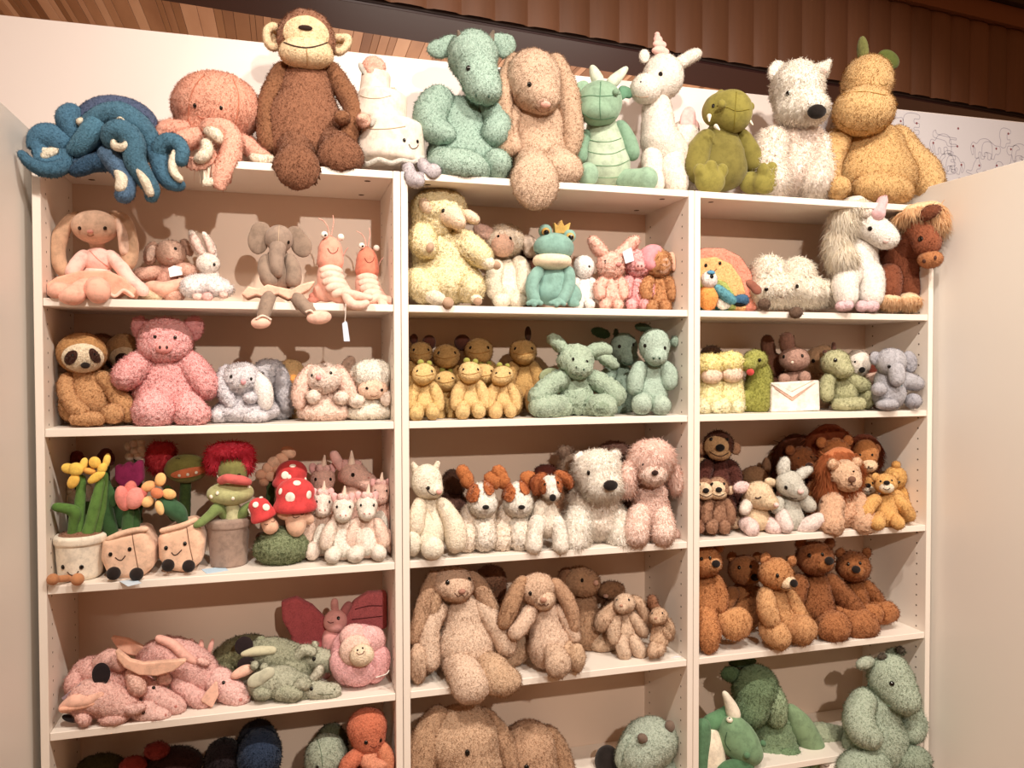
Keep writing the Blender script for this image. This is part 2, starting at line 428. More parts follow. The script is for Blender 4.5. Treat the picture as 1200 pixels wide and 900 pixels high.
    def tube(s, name, col, spec, kind='fabric', label=None, nseg=8, flat=1):
        """free tube: x y r d ..."""
        v = [float(q) for q in spec.split()]; A = np.array(v).reshape(-1, 4); A = spline(A, 5) if len(A) > 2 else A
        return s.sweep(name, col, [s.pt(a[0], a[1], a[3]) for a in A], [a[2]*s.s*s.sc for a in A], kind, label, nseg)
    def sweep(s, name, col, pts, rad, kind, label, ns):
        V = []; Fc = []; n = len(pts); ref = np.array([.31, .9, .2])
        for i, p_ in enumerate(pts):
            t = pts[min(i+1, n-1)]-pts[max(i-1, 0)]; t = t/(np.linalg.norm(t)+1e-12)
            a = np.cross(t, ref); a /= np.linalg.norm(a)+1e-9; b = np.cross(t, a)
            for j in range(ns):
                ph = 2*math.pi*j/ns; V.append(p_+(a*math.cos(ph)+b*math.sin(ph))*rad[i])
        for i in range(n-1):
            for j in range(ns): Fc.append([i*ns+j, i*ns+(j+1) % ns, (i+1)*ns+(j+1) % ns, (i+1)*ns+j])
        Fc.append(list(range(ns))[::-1]); Fc.append([(n-1)*ns+j for j in range(ns)])
        STAT['tri'] += len(Fc)*2
        o = link(name, V, Fc, mat(col, kind), s.root, s.org); s.objs.append(o)
        if label: o['label'] = label
        return o
    def card(s, name, col, spec, d=0, kind='flat', label=None, th=.4):
        """thin paper tag: outline x y x y ... at depth d"""
        v = [float(q) for q in spec.split()]; n = len(v)//2; f = [s.pt(v[2*i], v[2*i+1], d) for i in range(n)]
        b = [q+np.array([0, th*s.s, 0]) for q in f]; Fc = [list(range(n)), list(range(2*n-1, n-1, -1))]+[[i, i+n, (i+1) % n+n, (i+1) % n] for i in range(n)]
        o = link(name, f+b, Fc, mat(col, kind), s.root, s.org, smooth=False); s.objs.append(o)
        if label: o['label'] = label
        return o
    def flat(s, name, col, spec, label=None):
        v = [float(q) for q in spec.split()]; n = len(v)//2; f = [PZ(v[2*i], v[2*i+1], s.z+.0012) for i in range(n)]
        b = [q-np.array([0, 0, .0008]) for q in f]; Fc = [list(range(n)), list(range(2*n-1, n-1, -1))]+[[i, i+n, (i+1) % n+n, (i+1) % n] for i in range(n)]
        o = link(name, f+b, Fc, mat(col, 'flat'), s.root, s.org, smooth=False)
        if label: o['label'] = label
    def done(s, rest=True, edge=.0, frac=.3):
        """let the soft toy sit: squash what dips into the board, and bring its seat down onto the board"""
        zs = []; zlo = 9; zhi = -9; arr = []
        for o in s.objs:
            n = len(o.data.vertices); c = np.empty(n*3, np.float32); o.data.vertices.foreach_get('co', c); c = c.reshape(-1, 3)
            arr.append((o, c))
            inn = (c[:, 1]+s.Y) > .004
            if inn.any(): zlo = min(zlo, np.percentile(c[inn, 2], .2) if n > 400 else c[inn, 2].min()); zhi = max(zhi, c[inn, 2].max())
        if not rest: return s
        H = zhi-zlo
        if abs(zlo) > .012: print('REST %-60s gap %.3f H %.2f' % (s.root['label'][:60], zlo, H))
        for o, c in arr:
            if zlo > 0:
                w_ = np.clip(1-(c[:, 2]-zlo)/(frac*H), 0, 1); c[:, 2] -= zlo*w_
            inn = (c[:, 1]+s.Y) > -.002
            m = inn & (c[:, 2] < .0006); c[m, 2] = .0006+np.minimum(.002, -(c[m, 2])*.02)
            b0 = math.floor((s.org[0]+.8)/.8)*.8-.8; xx = c[:, 0]+s.org[0]
            if s.z < 2:
                m = inn & (xx < b0+.0195); c[m, 0] = b0+.0195-s.org[0]; m = inn & (xx > b0+.7805); c[m, 0] = b0+.7805-s.org[0]
            back = (c[:, 1]+s.Y) > .263
            if s.z < 2: c[back, 1] = .263-s.Y
            o.data.vertices.foreach_set('co', c.ravel()); o.data.update()
        return s
def toy(name, label, Y, z, text, **kw):
    """one plush toy; every text line is one part:  name colour options : shape"""
    if 'at' not in kw and 'base' not in kw:
        f = [float(q) for q in text.split(':', 1)[1].split('|')[0].split()[1:3]]; kw['base'] = f
    fl_ = kw.pop('frac', .3)
    rest = kw.pop('rest', True); t = Toy('plush_' + name, label, Y, z, **kw)
    for ln in text.strip().splitlines():
        ln = ln.strip()
        if not ln: continue
        h, spec = ln.split(':', 1); w_ = h.split(); nm, col = w_[0], w_[1]; o = dict(q.split('=', 1) for q in w_[2:] if '=' in q); fl = [q for q in w_[2:] if '=' not in q]
        lab = o.get('L', '').replace('_', ' ') or None
        if nm[0] == '~': t.line(nm[1:], col, float(o.get('r', .6)), spec, o.get('on'), label=lab)
        elif nm[0] == '*': t.nub(nm[1:], col, spec.strip(), o.get('on'), o.get('m', 'bead'), float(o.get('pr', .25)), lab)
        elif nm[0] == '=': t.tube(nm[1:], col, spec, o.get('m', 'fabric'), lab)
        elif nm[0] == '_': t.flat(nm[1:], col, spec, lab)
        elif nm[0] == '#': t.card(nm[1:], col, spec, float(o.get('d', 0)), label=lab)
        elif nm[0] == '@': t.p(nm[1:], col, None, fur=o.get('fur'), on=o['on'], within=spec, off=float(o.get('off', .8)), label=lab, keep=False, dens=float(o.get('dens', 1)), res=float(o['res']) if 'res' in o else None)
        else: t.p(nm, col, spec, k=float(o.get('k', 4)), fur=o.get('fur'), label=lab, keep='x' not in fl, amp=float(o.get('amp', 1)), slen=float(o.get('len', 1)), dens=float(o.get('dens', 1)), res=float(o['res']) if 'res' in o else None)
    t.done(rest, frac=fl_); return t

# ------------------------------------------------------------------ structure
def wood_mat(name, c0, c1, sc, rough=.5, dist=2.5, axis=0):
    m = bpy.data.materials.new(name); m.use_nodes = True; nt = m.node_tree; N = nt.nodes; L = nt.links; b = N['Principled BSDF']
    tc = N.new('ShaderNodeTexCoord'); mp = N.new('ShaderNodeMapping'); mp.inputs['Scale'].default_value = sc
    ns = N.new('ShaderNodeTexNoise'); ns.inputs['Scale'].default_value = 6; ns.inputs['Detail'].default_value = 5
    L.new(tc.outputs['Object'], mp.inputs[0]); L.new(mp.outputs[0], ns.inputs['Vector'])
    oi = N.new('ShaderNodeObjectInfo'); ad = N.new('ShaderNodeMath'); ad.operation = 'MULTIPLY_ADD'; ad.inputs[1].default_value = .7; 
    L.new(oi.outputs['Random'], ad.inputs[0]); mr = N.new('ShaderNodeMapRange'); mr.inputs[1].default_value = .3; mr.inputs[2].default_value = .7; mr.inputs[3].default_value = 0; mr.inputs[4].default_value = .45
    L.new(ns.outputs['Fac'], mr.inputs[0]); L.new(mr.outputs[0], ad.inputs[2])
    mx = N.new('ShaderNodeMix'); mx.data_type = 'RGBA'; mx.inputs[6].default_value = (*lin(c0), 1); mx.inputs[7].default_value = (*lin(c1), 1)
    L.new(ad.outputs[0], mx.inputs[0]); L.new(mx.outputs[2], b.inputs['Base Color']); b.inputs['Roughness'].default_value = rough
    return m
BACK = mat('edd4c0', 'paint'); WHITE = mat('f3e9de', 'paint'); PANEL = mat('f0ebe4', 'paint'); BOARD = mat('f2e6e0', 'paint'); HOLE = mat('4a3423', 'flat'); GAPM = mat('2a1812', 'flat')
W_, T_, D_ = .8, .018, .27
names = [('white open bookcase at the left, under the blue octopus', 'left'), ('white open bookcase in the middle, between the two others', 'mid'), ('white open bookcase at the right, under the ochre dinosaur', 'right')]
for bi, x0 in enumerate((-.8, 0., .8)):
    r = empty('bookcase', (x0+.4, .135, 0), names[bi][0], 'bookcase', 'row of white bookcases'); og = (x0+.4, .135, 0); g = .0008
    sp = []
    for xa in (x0+g, x0+W_-T_):
        sp.append(box('side_panel', xa, 0, 0, xa+T_-g, D_+.012, 2.02, WHITE, r, og))
    box('top_panel', x0+T_, .002, 2.002, x0+W_-T_, D_, 2.02, WHITE, r, og)
    box('back_panel', x0+T_, D_, .05, x0+W_-T_, D_+.006, 2.004, BACK, r, og, .0003)
    box('plinth', x0+T_, .02, 0, x0+W_-T_, .036, .07, WHITE, r, og)
    for z in (1.6778, 1.3906, 1.0432, .7172, .382, .07):
        box('shelf', x0+T_+.0006, .003, z, x0+W_-T_-.0006, D_-.001, z+.018, WHITE, r, og)
    # shelf pin holes: two columns of small drilled holes on the inner faces
    for si, xf in enumerate((x0+T_+.0003, x0+W_-T_-.0003)):
        V = []; F = []
        for yy in (.037, .235):
            z = .2
            while z < 1.97:
                if min(abs(z-q-.009) for q in (1.6778, 1.3906, 1.0432, .7172, .382, .07)) > .012:
                    b0 = len(V); V += [(xf, yy+.0028*math.cos(a*math.pi/3), z+.0028*math.sin(a*math.pi/3)) for a in range(6)]
                    F.append(list(range(b0, b0+6)) if si else list(range(b0+5, b0-1, -1)))
                z += .032
        o = link('pin_hole', V, F, HOLE, sp[si], og, smooth=False); o['kind'] = 'stuff'
    V = []; F = []
    for xx in (x0+.075, x0+W_-.075):
        for yy in (.045, .21):
            b0 = len(V); V += [(xx+.008*math.cos(a*math.pi/5), yy+.008*math.sin(a*math.pi/5), 2.0017) for a in range(10)]; F.append(list(range(b0+9, b0-1, -1)))
    for i, f in enumerate(F): link('fitting_hole', [V[j] for j in f], [list(range(10))], HOLE, r, og, smooth=False)

def struct(o): o['kind'] = 'structure'; return o
fl = bpy.data.materials.new('shop_floor')
struct(box('floor', -3, -4.5, -.05, 4.5, 3, 0, wood_mat('floor_wood', '7a5238', 'a07852', (1, 12, 1)), b=0))
struct(box('wall_back', -1.9, .30, 0, 3.6, .33, 2.413, BOARD))
struct(box('wall_left', -.86, -.62, 0, -.82, .299, 2.078, PANEL))
struct(box('wall_right', 1.615, -.72, 0, 1.66, .299, 2.088, PANEL))
# low plank ceiling behind the partition: every plank its own piece
ang = math.atan(.116); ca, sa = math.cos(ang), math.sin(ang)
def rotb(V): return [(-.06+ca*a-sa*b, .615+sa*a+ca*b, c) for a, b, c in V]
ceil = struct(link('ceiling', rotb(boxv(-2.6, .15, 2.712, 6.0, 3.4, 2.76)[0]), boxv(0, 0, 0, 1, 1, 1)[1], mat('3a2418', 'flat'), smooth=False))
PL = [wood_mat('ceiling_plank_a', '8c5a38', 'bb8660', (3, .6, 1)), wood_mat('ceiling_plank_b', 'b98360', 'd3a17c', (3, .6, 1)), wood_mat('ceiling_plank_c', '7e4e2e', '9c6a44', (3, .6, 1))]
rr = random.Random(5); x = -1.75; k = 0
def lowY(x): return .80+.13*(x+.5) if x < 1.7 else 1.086+.1*(x-1.7)
while x < 3.4 and k < 200:
    wd = rr.choice((.018, .026, .034, .05)); m = PL[rr.choice((0, 0, 1, 2))]
    yf = .615+.116*(x+.06)+.20; V, F = boxv(x, yf, 2.70+rr.random()*.002, x+wd-.0012, 3.2, 2.712, .0006)
    link('plank', V, F, m, ceil, smooth=False); x += wd; k += 1
# glossy dark bulkhead soffit, and the corrugated fascia standing on its front edge
bm_ = mat('4a2a2a', 'paint'); gl = bpy.data.materials.new('bulkhead_gloss'); gl.use_nodes = True
gb = gl.node_tree.nodes['Principled BSDF']; gb.inputs['Base Color'].default_value = (*lin('351e1e'), 1); gb.inputs['Roughness'].default_value = .33
V, F = boxv(-2.6, .012, 2.694, 6, .225, 2.74, .001); struct(link('trim_1', rotb(V), F, gl, smooth=False))
V, F = boxv(-2.6, .004, 2.703, 6, .012, 2.80, .001); struct(link('shadow_gap_strip', rotb(V), F, GAPM, smooth=False))  # near-black strip: the shadow gap below the fascia, put in as colour
fw = struct(link('wall_fascia', rotb(boxv(-2.6, .02, 2.80, 6, .06, 4.3, .001)[0]), boxv(0, 0, 0, 1, 1, 1)[1], mat('6b4226', 'flat'), smooth=False))
fm = [wood_mat('fascia_strip', '6a4630', '785038', (8, 8, .7), .6), wood_mat('fascia_strip_dark', '67442e', '744c35', (8, 8, .7), .6)]
x = -.6; k = 0
while x < 4.6:
    n = 7; V = []; F = []; pw = .12; zt = 3.09
    prof = [(0, -.004), (.08, -.007), (.18, -.013), (.5, -.015), (.82, -.013), (.92, -.007), (1, -.004)]
    for (a, b) in prof:
        V += [(x+a*pw, b, 2.708), (x+a*pw, b, zt-.012), (x+a*pw, b+.012, zt)]
    F = [[i*3+j, i*3+3+j, i*3+4+j, i*3+1+j] for i in range(n-1) for j in (0, 1)]
    link('batten', rotb(V), F, fm[k % 2], fw, smooth=True); x += pw; k += 1
V, F = boxv(-2.6, -.03, zt, 6, .02, zt+.085, .002); link('top_rail', rotb(V), F, mat('7a4a2c', 'flat'), fw, smooth=False)
struct(link('trim_3', rotb(boxv(-2.6, -.06, zt+.086, 6, .03, zt+.4, .002)[0]), boxv(0, 0, 0, 1, 1, 1)[1], mat('2a160c', 'flat'), smooth=False))

# printed wallpaper on the right stretch of the partition: outlined animals with a small heart each
wp = struct(box('wallpaper', 1.35, .2985, 1.2, 2.9, .2999, 2.41, mat('dcd9de', 'flat'), b=.0001)); wp['label'] = 'white wallpaper printed with grey animal outlines and small red hearts'
AN = {'elephant': '0 0 6 0 6 8 10 8 10 0 16 0 16 8 22 8 22 0 28 0 30 14 27 24 18 28 8 26 2 20 -4 22 -8 16 -7 8 -5 4 -3 6 -4 12 -1 14 0 0',
      'bear': '0 0 6 0 6 6 16 6 16 0 22 0 25 12 22 20 12 23 2 20 -6 21 -9 14 -6 9 -1 8 0 0',
      'fox': '0 0 20 0 20 4 12 5 10 16 6 26 2 28 0 22 -4 18 -3 12 2 10 1 5 -10 4 -10 0 0 0',
      'giraffe': '0 0 3 0 3 12 10 12 10 0 13 0 14 16 6 22 2 44 -6 46 -10 41 -4 38 -1 18 0 0'}
lines = []; hearts = []; rr = random.Random(4)
ks = list(AN); row = 0; z = 2.085
while z < 2.40:
    x = 1.40+rr.random()*.03
    while x < 2.8:
        v = [float(q) for q in AN[ks[rr.randrange(4)]].split()]; sc = .0024*rr.uniform(.85, 1.1)*rr.choice((1, -1)); ro = rr.choice((0, 0, .15, -.2, 1.57))
        pts = [(v[i]*sc, v[i+1]*abs(sc)) for i in range(0, len(v), 2)]
        S_ = spline(np.array([(a, b) for a, b in pts]), 3)
        pp = [(x+a*math.cos(ro)-b*math.sin(ro), z+a*math.sin(ro)+b*math.cos(ro)) for a, b in S_]
        if max(q[1] for q in pp) < 2.405 and max(q[0] for q in pp) < 2.88: lines.append(pp); hearts.append((x-4*sc, z+16*abs(sc)))
        x += .075+rr.random()*.012
    z += .062
V = []; F = []
for pp in lines:
    for (a, b), (c_, d_) in zip(pp[:-1], pp[1:]):
        dx, dz = c_-a, d_-b; L_ = math.hypot(dx, dz)+1e-9; nx, nz = -dz/L_*.0012, dx/L_*.0012; k = len(V)
        V += [(a-nx, .2982, b-nz), (c_-nx, .2982, d_-nz), (c_+nx, .2982, d_+nz), (a+nx, .2982, b+nz)]; F.append([k, k+1, k+2, k+3])
o = link('printed_outline', V, F, mat('b4b0bc', 'flat'), wp, smooth=False); o['kind'] = 'stuff'
V = []; F = []
for a, b in hearts:
    k = len(V); V += [(a+.0042*math.cos(t*math.pi/4), .2981, b+.0042*math.sin(t*math.pi/4)) for t in range(8)]; F.append(list(range(k, k+8)))
o = link('printed_heart', V, F, mat('8a4a50', 'flat'), wp, smooth=False); o['kind'] = 'stuff'

# ------------------------------------------------------------------ toys on top of the bookcases
toy('octopus', 'dark blue velvet octopus with curled arms, at the left end of the bookcase tops', .08, TOP, '''
head 46577c : E 138 152 47 38 0 40
arm 32607c k=2 : S 84 190 8 30 64 199 8 52 46 197 7 60 32 188 5 62 25 180 3.5 62
arm 386a8a k=2 : S 96 172 13 10 78 171 15 24 56 160 14 30 46 166 12 30 47 182 9 34 55 194 9 38 66 190 8 38
arm 386a8a k=2 : S 100 170 10 10 88 160 11 26 80 140 12.5 28 84 133 11 22
arm 3c728e k=2 : S 84 182 8 30 94 172 11 40 108 155 12.5 44 114 143 11 36
arm 3a6b86 k=2 : S 106 146 11 34 122 136 12 40 142 134 13 44 160 146 13 44 172 160 12 40 184 184 10 34 190 200 8 30
arm 366680 k=2 : S 140 168 7 46 130 164 9 54 134 154 11 58 148 156 12 60 157 170 12 60 158 188 11 60 168 206 10 58 178 222 8 54 177 231 6 52
arm 366680 k=2 : S 192 190 9 40 187 176 9 46 196 166 9 50 208 168 8 54 214 178 7 58 212 188 6 58 214 186 5 58
arm 32607c k=2 : S 176 172 10 36 186 186 10 44 190 202 9 48 200 214 8 50 211 217 6 50
arm 446688 k=2 : S 128 182 12 44 140 196 11 50 148 210 9 54 148 222 9 56 145 229 9 57
arm 22425e k=2 : S 124 190 11 40 108 192 10 40 94 198 8 42 87 201 5 42
sucker f1e3c8 x k=1 L=cream_corded_underside : S 133 165 3 62 136 172 4 63 146 172 4 68 150 164 3 68
sucker f1e3c8 x k=1 L=cream_corded_underside : S 160 196 4 66 170 212 5 64 176 226 4.5 60
sucker f1e3c8 x k=1 L=cream_corded_underside : S 138 202 4 58 143 210 6 62 142 220 6 63
sucker f1e3c8 x k=1 L=cream_corded_underside : S 53 184 5 42 60 179 5 42 66 178 4 38
sucker f1e3c8 x k=1 L=cream_corded_underside : S 205 178 3 58 202 190 4 59 204 202 4.5 60 211 210 3.5 60
sucker f1e3c8 x k=1 L=cream_corded_underside : E 96 143 6 5 40
sucker f1e3c8 x k=1 L=cream_corded_underside : S 134 138 3 50 143 139 4 53 149 147 4 52
''', fur='soft', ref=(130, 170))
toy('octopus', 'large peach plush octopus with a stitched smile, between the blue octopus and the brown monkey', .13, TOP, '''
head e59a7c : E 254 127 50 41 0 42 0 | E 246 150 34 22 10
~seam c47a5e r=.7 : 240 88 228 102 222 122 221 150
~seam c47a5e r=.7 : 272 90 279 110 278 135 272 155
*eye 14100e : 228.5 124 2 3 | 259 126.5 2 2.6
~mouth b05a40 r=.6 : 230 134 235 138 241 139 246 136
arm e39a80 k=2 : S 214 152 10 30 196 152 10 34 190 162 8 34 200 170 8 36
arm e8a287 k=2 : S 232 160 10 36 214 166 11 44 206 178 10 48 214 192 10 52 230 198 10 54 244 190 9 56 242 178 8 56
arm e8a287 k=2 : S 246 150 10 42 262 152 11 46 272 164 11 52 270 184 11 56 262 202 11 58 258 218 9 58
arm df9478 k=2 : S 200 190 10 36 192 204 10 40 200 217 8 44 218 220 7 46
arm df9478 k=2 : S 225 200 9 44 228 214 9 50 240 221 8 52 256 220 7 52
arm e39a80 k=2 : S 276 165 10 20 290 170 9 26 300 180 9 30 312 184 6 32
sucker f6e2c8 x L=cream_corded_underside : S 232 186 3.5 66 238 184 4.5 68 243 176 4.5 66 241 167 3.5 62
sucker f6e2c8 x L=cream_corded_underside : S 244 154 4 54 252 157 5 57 258 164 3.5 58
sucker f6e2c8 x L=cream_corded_underside : S 296 184 3 38 306 187 4 40 318 187 3.5 38
sucker f6e2c8 x L=cream_corded_underside : S 236 216 3.5 58 246 214 4 60 254 212 3 60
''', fur='plush', ref=(250, 170))
toy('monkey', 'tall brown plush monkey with a cream face, its big feet over the edge', .13, TOP, '''
body 8c5638 k=14 : E 360 104 30 34 0 26 | E 357 148 45 46 4 36 | E 350 172 38 24 8 30
head 9a6446 : E 359 48 33 34 4 30
@face f0cf9c on=head off=2 fur=soft res=1 : E 359 37 27 19 34 26
muzzle f0cf9c fur=soft k=6 : E 359 65 30 15 24 20 | E 350 60 20 14 22 20 | E 368 60 20 14 22 20
*nose 2a1a14 on=head m=velour pr=1 : 358 34 8 3 3
~mouth 3a2418 on=muzzle r=.8 : 333 50 345 54 359 56 372 54 384 50
~seam b08a5c on=muzzle r=.6 : 359 57 360 66 360 76
ear efcfa0 fur=soft x k=2 : S 328 36 4 0 320 31 3.8 6 313 36 3.8 8 313 47 3.8 8 318 55 3.8 6 327 54 4 0 | E 320 43 6 10 -3 2
ear efcfa0 fur=soft x k=2 : S 390 45 4 0 400 44 3.6 6 408 45 3.4 8 406 54 3.6 8 398 61 3.6 6 390 58 4 0 | E 398 52 8 7 -3 2
arm 84512f k=3 : S 331 84 11 0 318 110 11 6 313 138 11 12 315 168 12 18
arm 84512f k=3 : S 388 84 11 2 404 108 11 10 414 130 10 22 412 148 10 30 405 166 10 32
hand 84512f : E 401 138 9 8 44 8
leg 7e4c30 k=6 : C 345 168 20 20 348 190 21 46 | E 348 199 26 25 56 17 8
leg 7e4c30 k=6 : C 385 165 18 16 398 178 20 44 | E 399 184 26 22 52 17 -8
''', ref=(358, 150))
toy('cake', 'cream three-tier wedding cake plush with pink roses and a smiling face', .10, TOP, '''
body e4d2c0 k=.5 amp=.6 : Y 458 169 38 41 25 7 0 4 | Y 447 129 28.5 31 19 5 0 6 | Y 440 99 16.5 18 15 5 0 5
~seam c8b49a r=.6 : 421 147 435 151 455 151 475 148
~seam c8b49a r=.5 : 422 112 432 115 446 115 458 112
*eye 14100e on=body : 473.5 164.5 2 2.4 | 489 166 2 2.4
~mouth 5a3a28 on=body r=.55 : 479 169 481 173 484 174.5 488 173 490 170
=piping c9c2b6 : 420 187 2.6 12 430 192 2.6 30 444 187 2.8 38 458 191 2.8 42 470 188 2.8 42 484 190 2.6 36 496 184 2.6 20
rose f0a890 x fur=soft : S 428 80 4 4 436 73 5 8 445 78 5 8 442 86 4 10 434 85 4 10 | E 437 79 10 8 6
leaf a9a59a x fur=velour : E 425 81 3.5 8 8 2.5 -30
rose f0b49a x fur=soft : E 426 141 8 8 34 6 | E 424 138 5 4 40 4
leaf a9a59a x fur=velour : E 437 143 3 6 32 2 35
rose f0a890 x fur=soft : E 461 108 4 5 14
leg b9aeb4 x fur=soft k=4 : S 477 193 5 34 480 203 5.5 42 483 211 6 46 490 212 6.5 50
leg b9aeb4 x fur=soft k=4 : S 494 191 5 30 499 198 5.5 38 505 204 6 42 509 200 6.5 44
''', fur='velour', cat='plush cake', ref=(450, 170))
toy('dragon', 'fluffy sage green dragon with drooping ears and tiny brown horns, on the bookcase top', .13, TOP, '''
body 82ab9a k=12 : E 541 150 36 36 0 28 | E 545 182 45 30 6 34
head 8ab3a2 k=12 : E 554 66 29 28 20 28 | E 562 92 23 20 34 22 | E 568 107 19 15 42 18
ear 82ab9a k=5 x : E 518 57 18 11 8 6 -12 | E 530 50 12 9 8 6
ear 82ab9a k=5 x : E 592 54 12 15 8 6 30 | E 582 48 9 9 8 6
horn 6a5a4c x fur=velour : C 539 46 4.5 30 537 37 1.8 34
horn 6a5a4c x fur=velour : C 575 46 4.5 28 578 37 1.8 32
*eye 14100e on=head : 549 80 3 3.4 | 584 84 2 3
*nostril 4c6a5e on=head m=flat : 558 112 1.2 1.8 | 573 113 1.2 1.8
arm 82ab9a k=6 : S 514 120 18 6 504 136 17 16 508 152 12 26 524 158 9 34
arm 82ab9a k=6 : S 566 118 12 10 578 134 12 20 584 148 12 28 578 158 13 32
leg 88b09e k=6 : E 538 196 36 20 40 26 6 | E 520 190 18 18 24
leg 88b09e k=6 : E 581 194 17 18 34 24
''', ref=(545, 160))
toy('bunny', 'large beige lop-eared bunny on the bookcase top, one long foot hanging over the edge', .13, TOP, '''
body c9a485 k=12 : E 632 152 38 34 0 28 | E 632 186 38 24 6 30
head cba688 k=10 : E 625 95 32 35 22 28 | E 636 114 20 18 36 18
ear c09a7a k=4 x : S 604 72 9 10 592 98 10 16 588 130 10 22 590 160 11 26 594 176 9 26 
ear c09a7a k=4 x : S 650 74 11 6 661 100 13 10 667 130 14 14 670 160 12 16 668 178 8 16
@muzzle e4bba0 on=head off=.6 : E 638 124 9 8 52 12
*nose e0a08c m=velour on=head pr=.6 : 639 122 6 4 2
*eye 14100e on=head : 620.5 99 2.6 3
~mouth 7a4a38 on=head r=.5 : 627 126 632 130 638 131 645 128
arm c9a485 : S 600 134 12 8 592 154 12 16 600 172 11 26
leg cba889 k=5 : C 622 184 18 14 624 198 20 44 | E 627 214 27 31 58 16 0
leg cba889 k=5 : C 645 182 16 14 654 192 18 36 | E 659 198 24 19 46 16 0
''', ref=(630, 160))
toy('dragon', 'smooth grass green dragon with pale horns and ribbed belly, left of the tall white unicorn', .13, TOP, '''
body 9dbb9a k=8 : C 705 150 18 0 708 170 23 2 | E 711 192 28 25 4 24
~seam 6f9272 r=.5 : 688 163 700 166 715 166 728 162
~seam 6f9272 r=.5 : 685 176 700 180 718 180 733 174
~seam 6f9272 r=.5 : 683 190 700 193 722 193 738 187
~seam 6f9272 r=.5 : 684 203 700 206 722 206 738 200
head 6c9a79 k=6 : E 703 120 26 24 16 24 | E 702 132 22 14 22 20
~seam 4f7a5c on=head r=.5 : 680 114 692 112 703 113 718 112 727 110
~seam 4f7a5c on=head r=.5 : 704 96 703 113 703 128 704 140
~mouth 3f6a4c on=head r=.5 : 682 132 692 138 706 140 720 137
*eyebrow 5f8a6a on=head m=velour pr=.5 : 720 109 4 4 4
*eye 14100e on=head : 721 111 1.6 1.6
horn bccfb4 x fur=velour : S 701 95 6 14 697 86 4 14 694 79 1.4 14
horn bccfb4 x fur=velour : S 717 97 6 12 726 88 4 12 734 80 1.4 12
ear 6f9c7c x fur=velour : E 682 101 9 6 10 3 -25 | E 676 105 4 4 10 3
ear 4f7f60 x fur=velour : E 733 107 9 6 8 3 20 | E 737 110 4 5 8 3 | E 729 112 4 5 8 3
arm 5f8f70 : S 727 148 7 6 736 164 8 10 741 180 8 14
arm 5f8f70 : S 686 158 6 4 680 172 7 8 681 184 6 12
leg 73a080 : E 689 203 12 13 28 12
leg 73a080 k=4 : C 732 208 11 16 746 208 11 30 | E 758 208 13 13 38 12
wing 50805f x : E 682 176 6 22 -12 3 8
''', fur='velour', ref=(705, 160))
toy('unicorn', 'tall white unicorn with a pink spiral horn and pink wing, standing on the bookcase top', .14, TOP, '''
body e8dacb fur=crimp amp=.35 k=10 : C 770 128 17 6 772 165 21 10 | E 782 180 24 26 4 24 | E 801 166 20 24 -14 20
head ebdfd2 k=9 : E 777 90 24 26 6 22 | E 757 104 18 17 18 17
horn ecb0a4 x fur=velour k=1 : E 774 60 11 5 8 | E 773 52 8.5 4.5 8 | E 771 46 5.5 4 8 | E 770 41 3.2 3.5 8
ear f4e8da x : E 755 66 6.5 8 8 4 10
ear f4e8da x : S 790 78 6 4 802 71 6 4 812 65 5.5 4 817 63 4 4
*eye 14100e on=head : 774 87 2.6 2.8
*nostril 3a2a24 on=head m=flat : 751 96 1 1.2
~mouth c9a890 on=head r=.45 : 744 112 752 114 760 113
leg f0e2d2 k=3 : S 764 184 12 14 765 200 10 20 769 214 9 22
leg f0e2d2 k=3 : S 786 186 15 14 788 202 13 20 794 214 12 22
leg f0e2d2 k=3 : S 800 184 14 -14 802 204 11 -14 806 216 10 -14
wing e3aaa6 x fur=velour : E 806 141 10 17 -4 5 12 | E 812 152 9 14 -8 4
tail f4e8da x fur=shag : S 812 165 5 -26 818 180 6 -28 818 196 5 -28
''', fur='soft', ref=(778, 150))
toy('dinosaur', 'olive green dinosaur with a toothy overbite and clawed feet, sitting on the bookcase top', .12, TOP, '''
body 6c6220 k=8 : C 846 158 18 2 845 176 26 2 | E 846 198 30 26 4 26
head 7e7422 k=6 : E 860 131 21 24 22 20 | E 838 130 14 17 8 18 | E 850 120 18 12 14 18
~seam 7c7018 on=head r=.5 : 840 124 852 126 864 130 878 128
~seam 7c7018 on=head r=.5 : 863 108 862 124 861 140 860 152
bump 7e7422 x : E 846 122 5 5 36 4
bump 7e7422 x : E 880 125 4 5 22 4
bump 7e7422 x : C 838 113 3 12 845 109 3 14 852 112 3 16
tooth f4ead6 x : C 831 136 2.6 24 831 142 .9 26
tooth f4ead6 x : C 839 148 2.6 34 843 152 .9 36
tooth f4ead6 x : C 879 142 1.6 30 882 146 .8 31
*eye 14100e on=head : 836 124 1.8 2.4
arm 70661e : S 828 162 10 6 818 178 12 10 816 196 12 14 820 206 9 20
arm 70661e : S 868 160 9 6 878 176 10 12 884 192 10 16
foot 807624 k=3 : E 832 212 18 16 34 12 | E 820 200 7 8 36 7 | E 833 196 7.5 8 38 7 | E 846 200 7 8 36 7
foot 807624 k=3 : E 899 212 18 14 30 11 -30 | E 894 199 6 8 34 7 | E 904 198 6.5 8 34 7 | E 914 204 6 7 32 7 | C 880 214 13 14 892 214 12 24
''', fur='velour', ref=(850, 180))
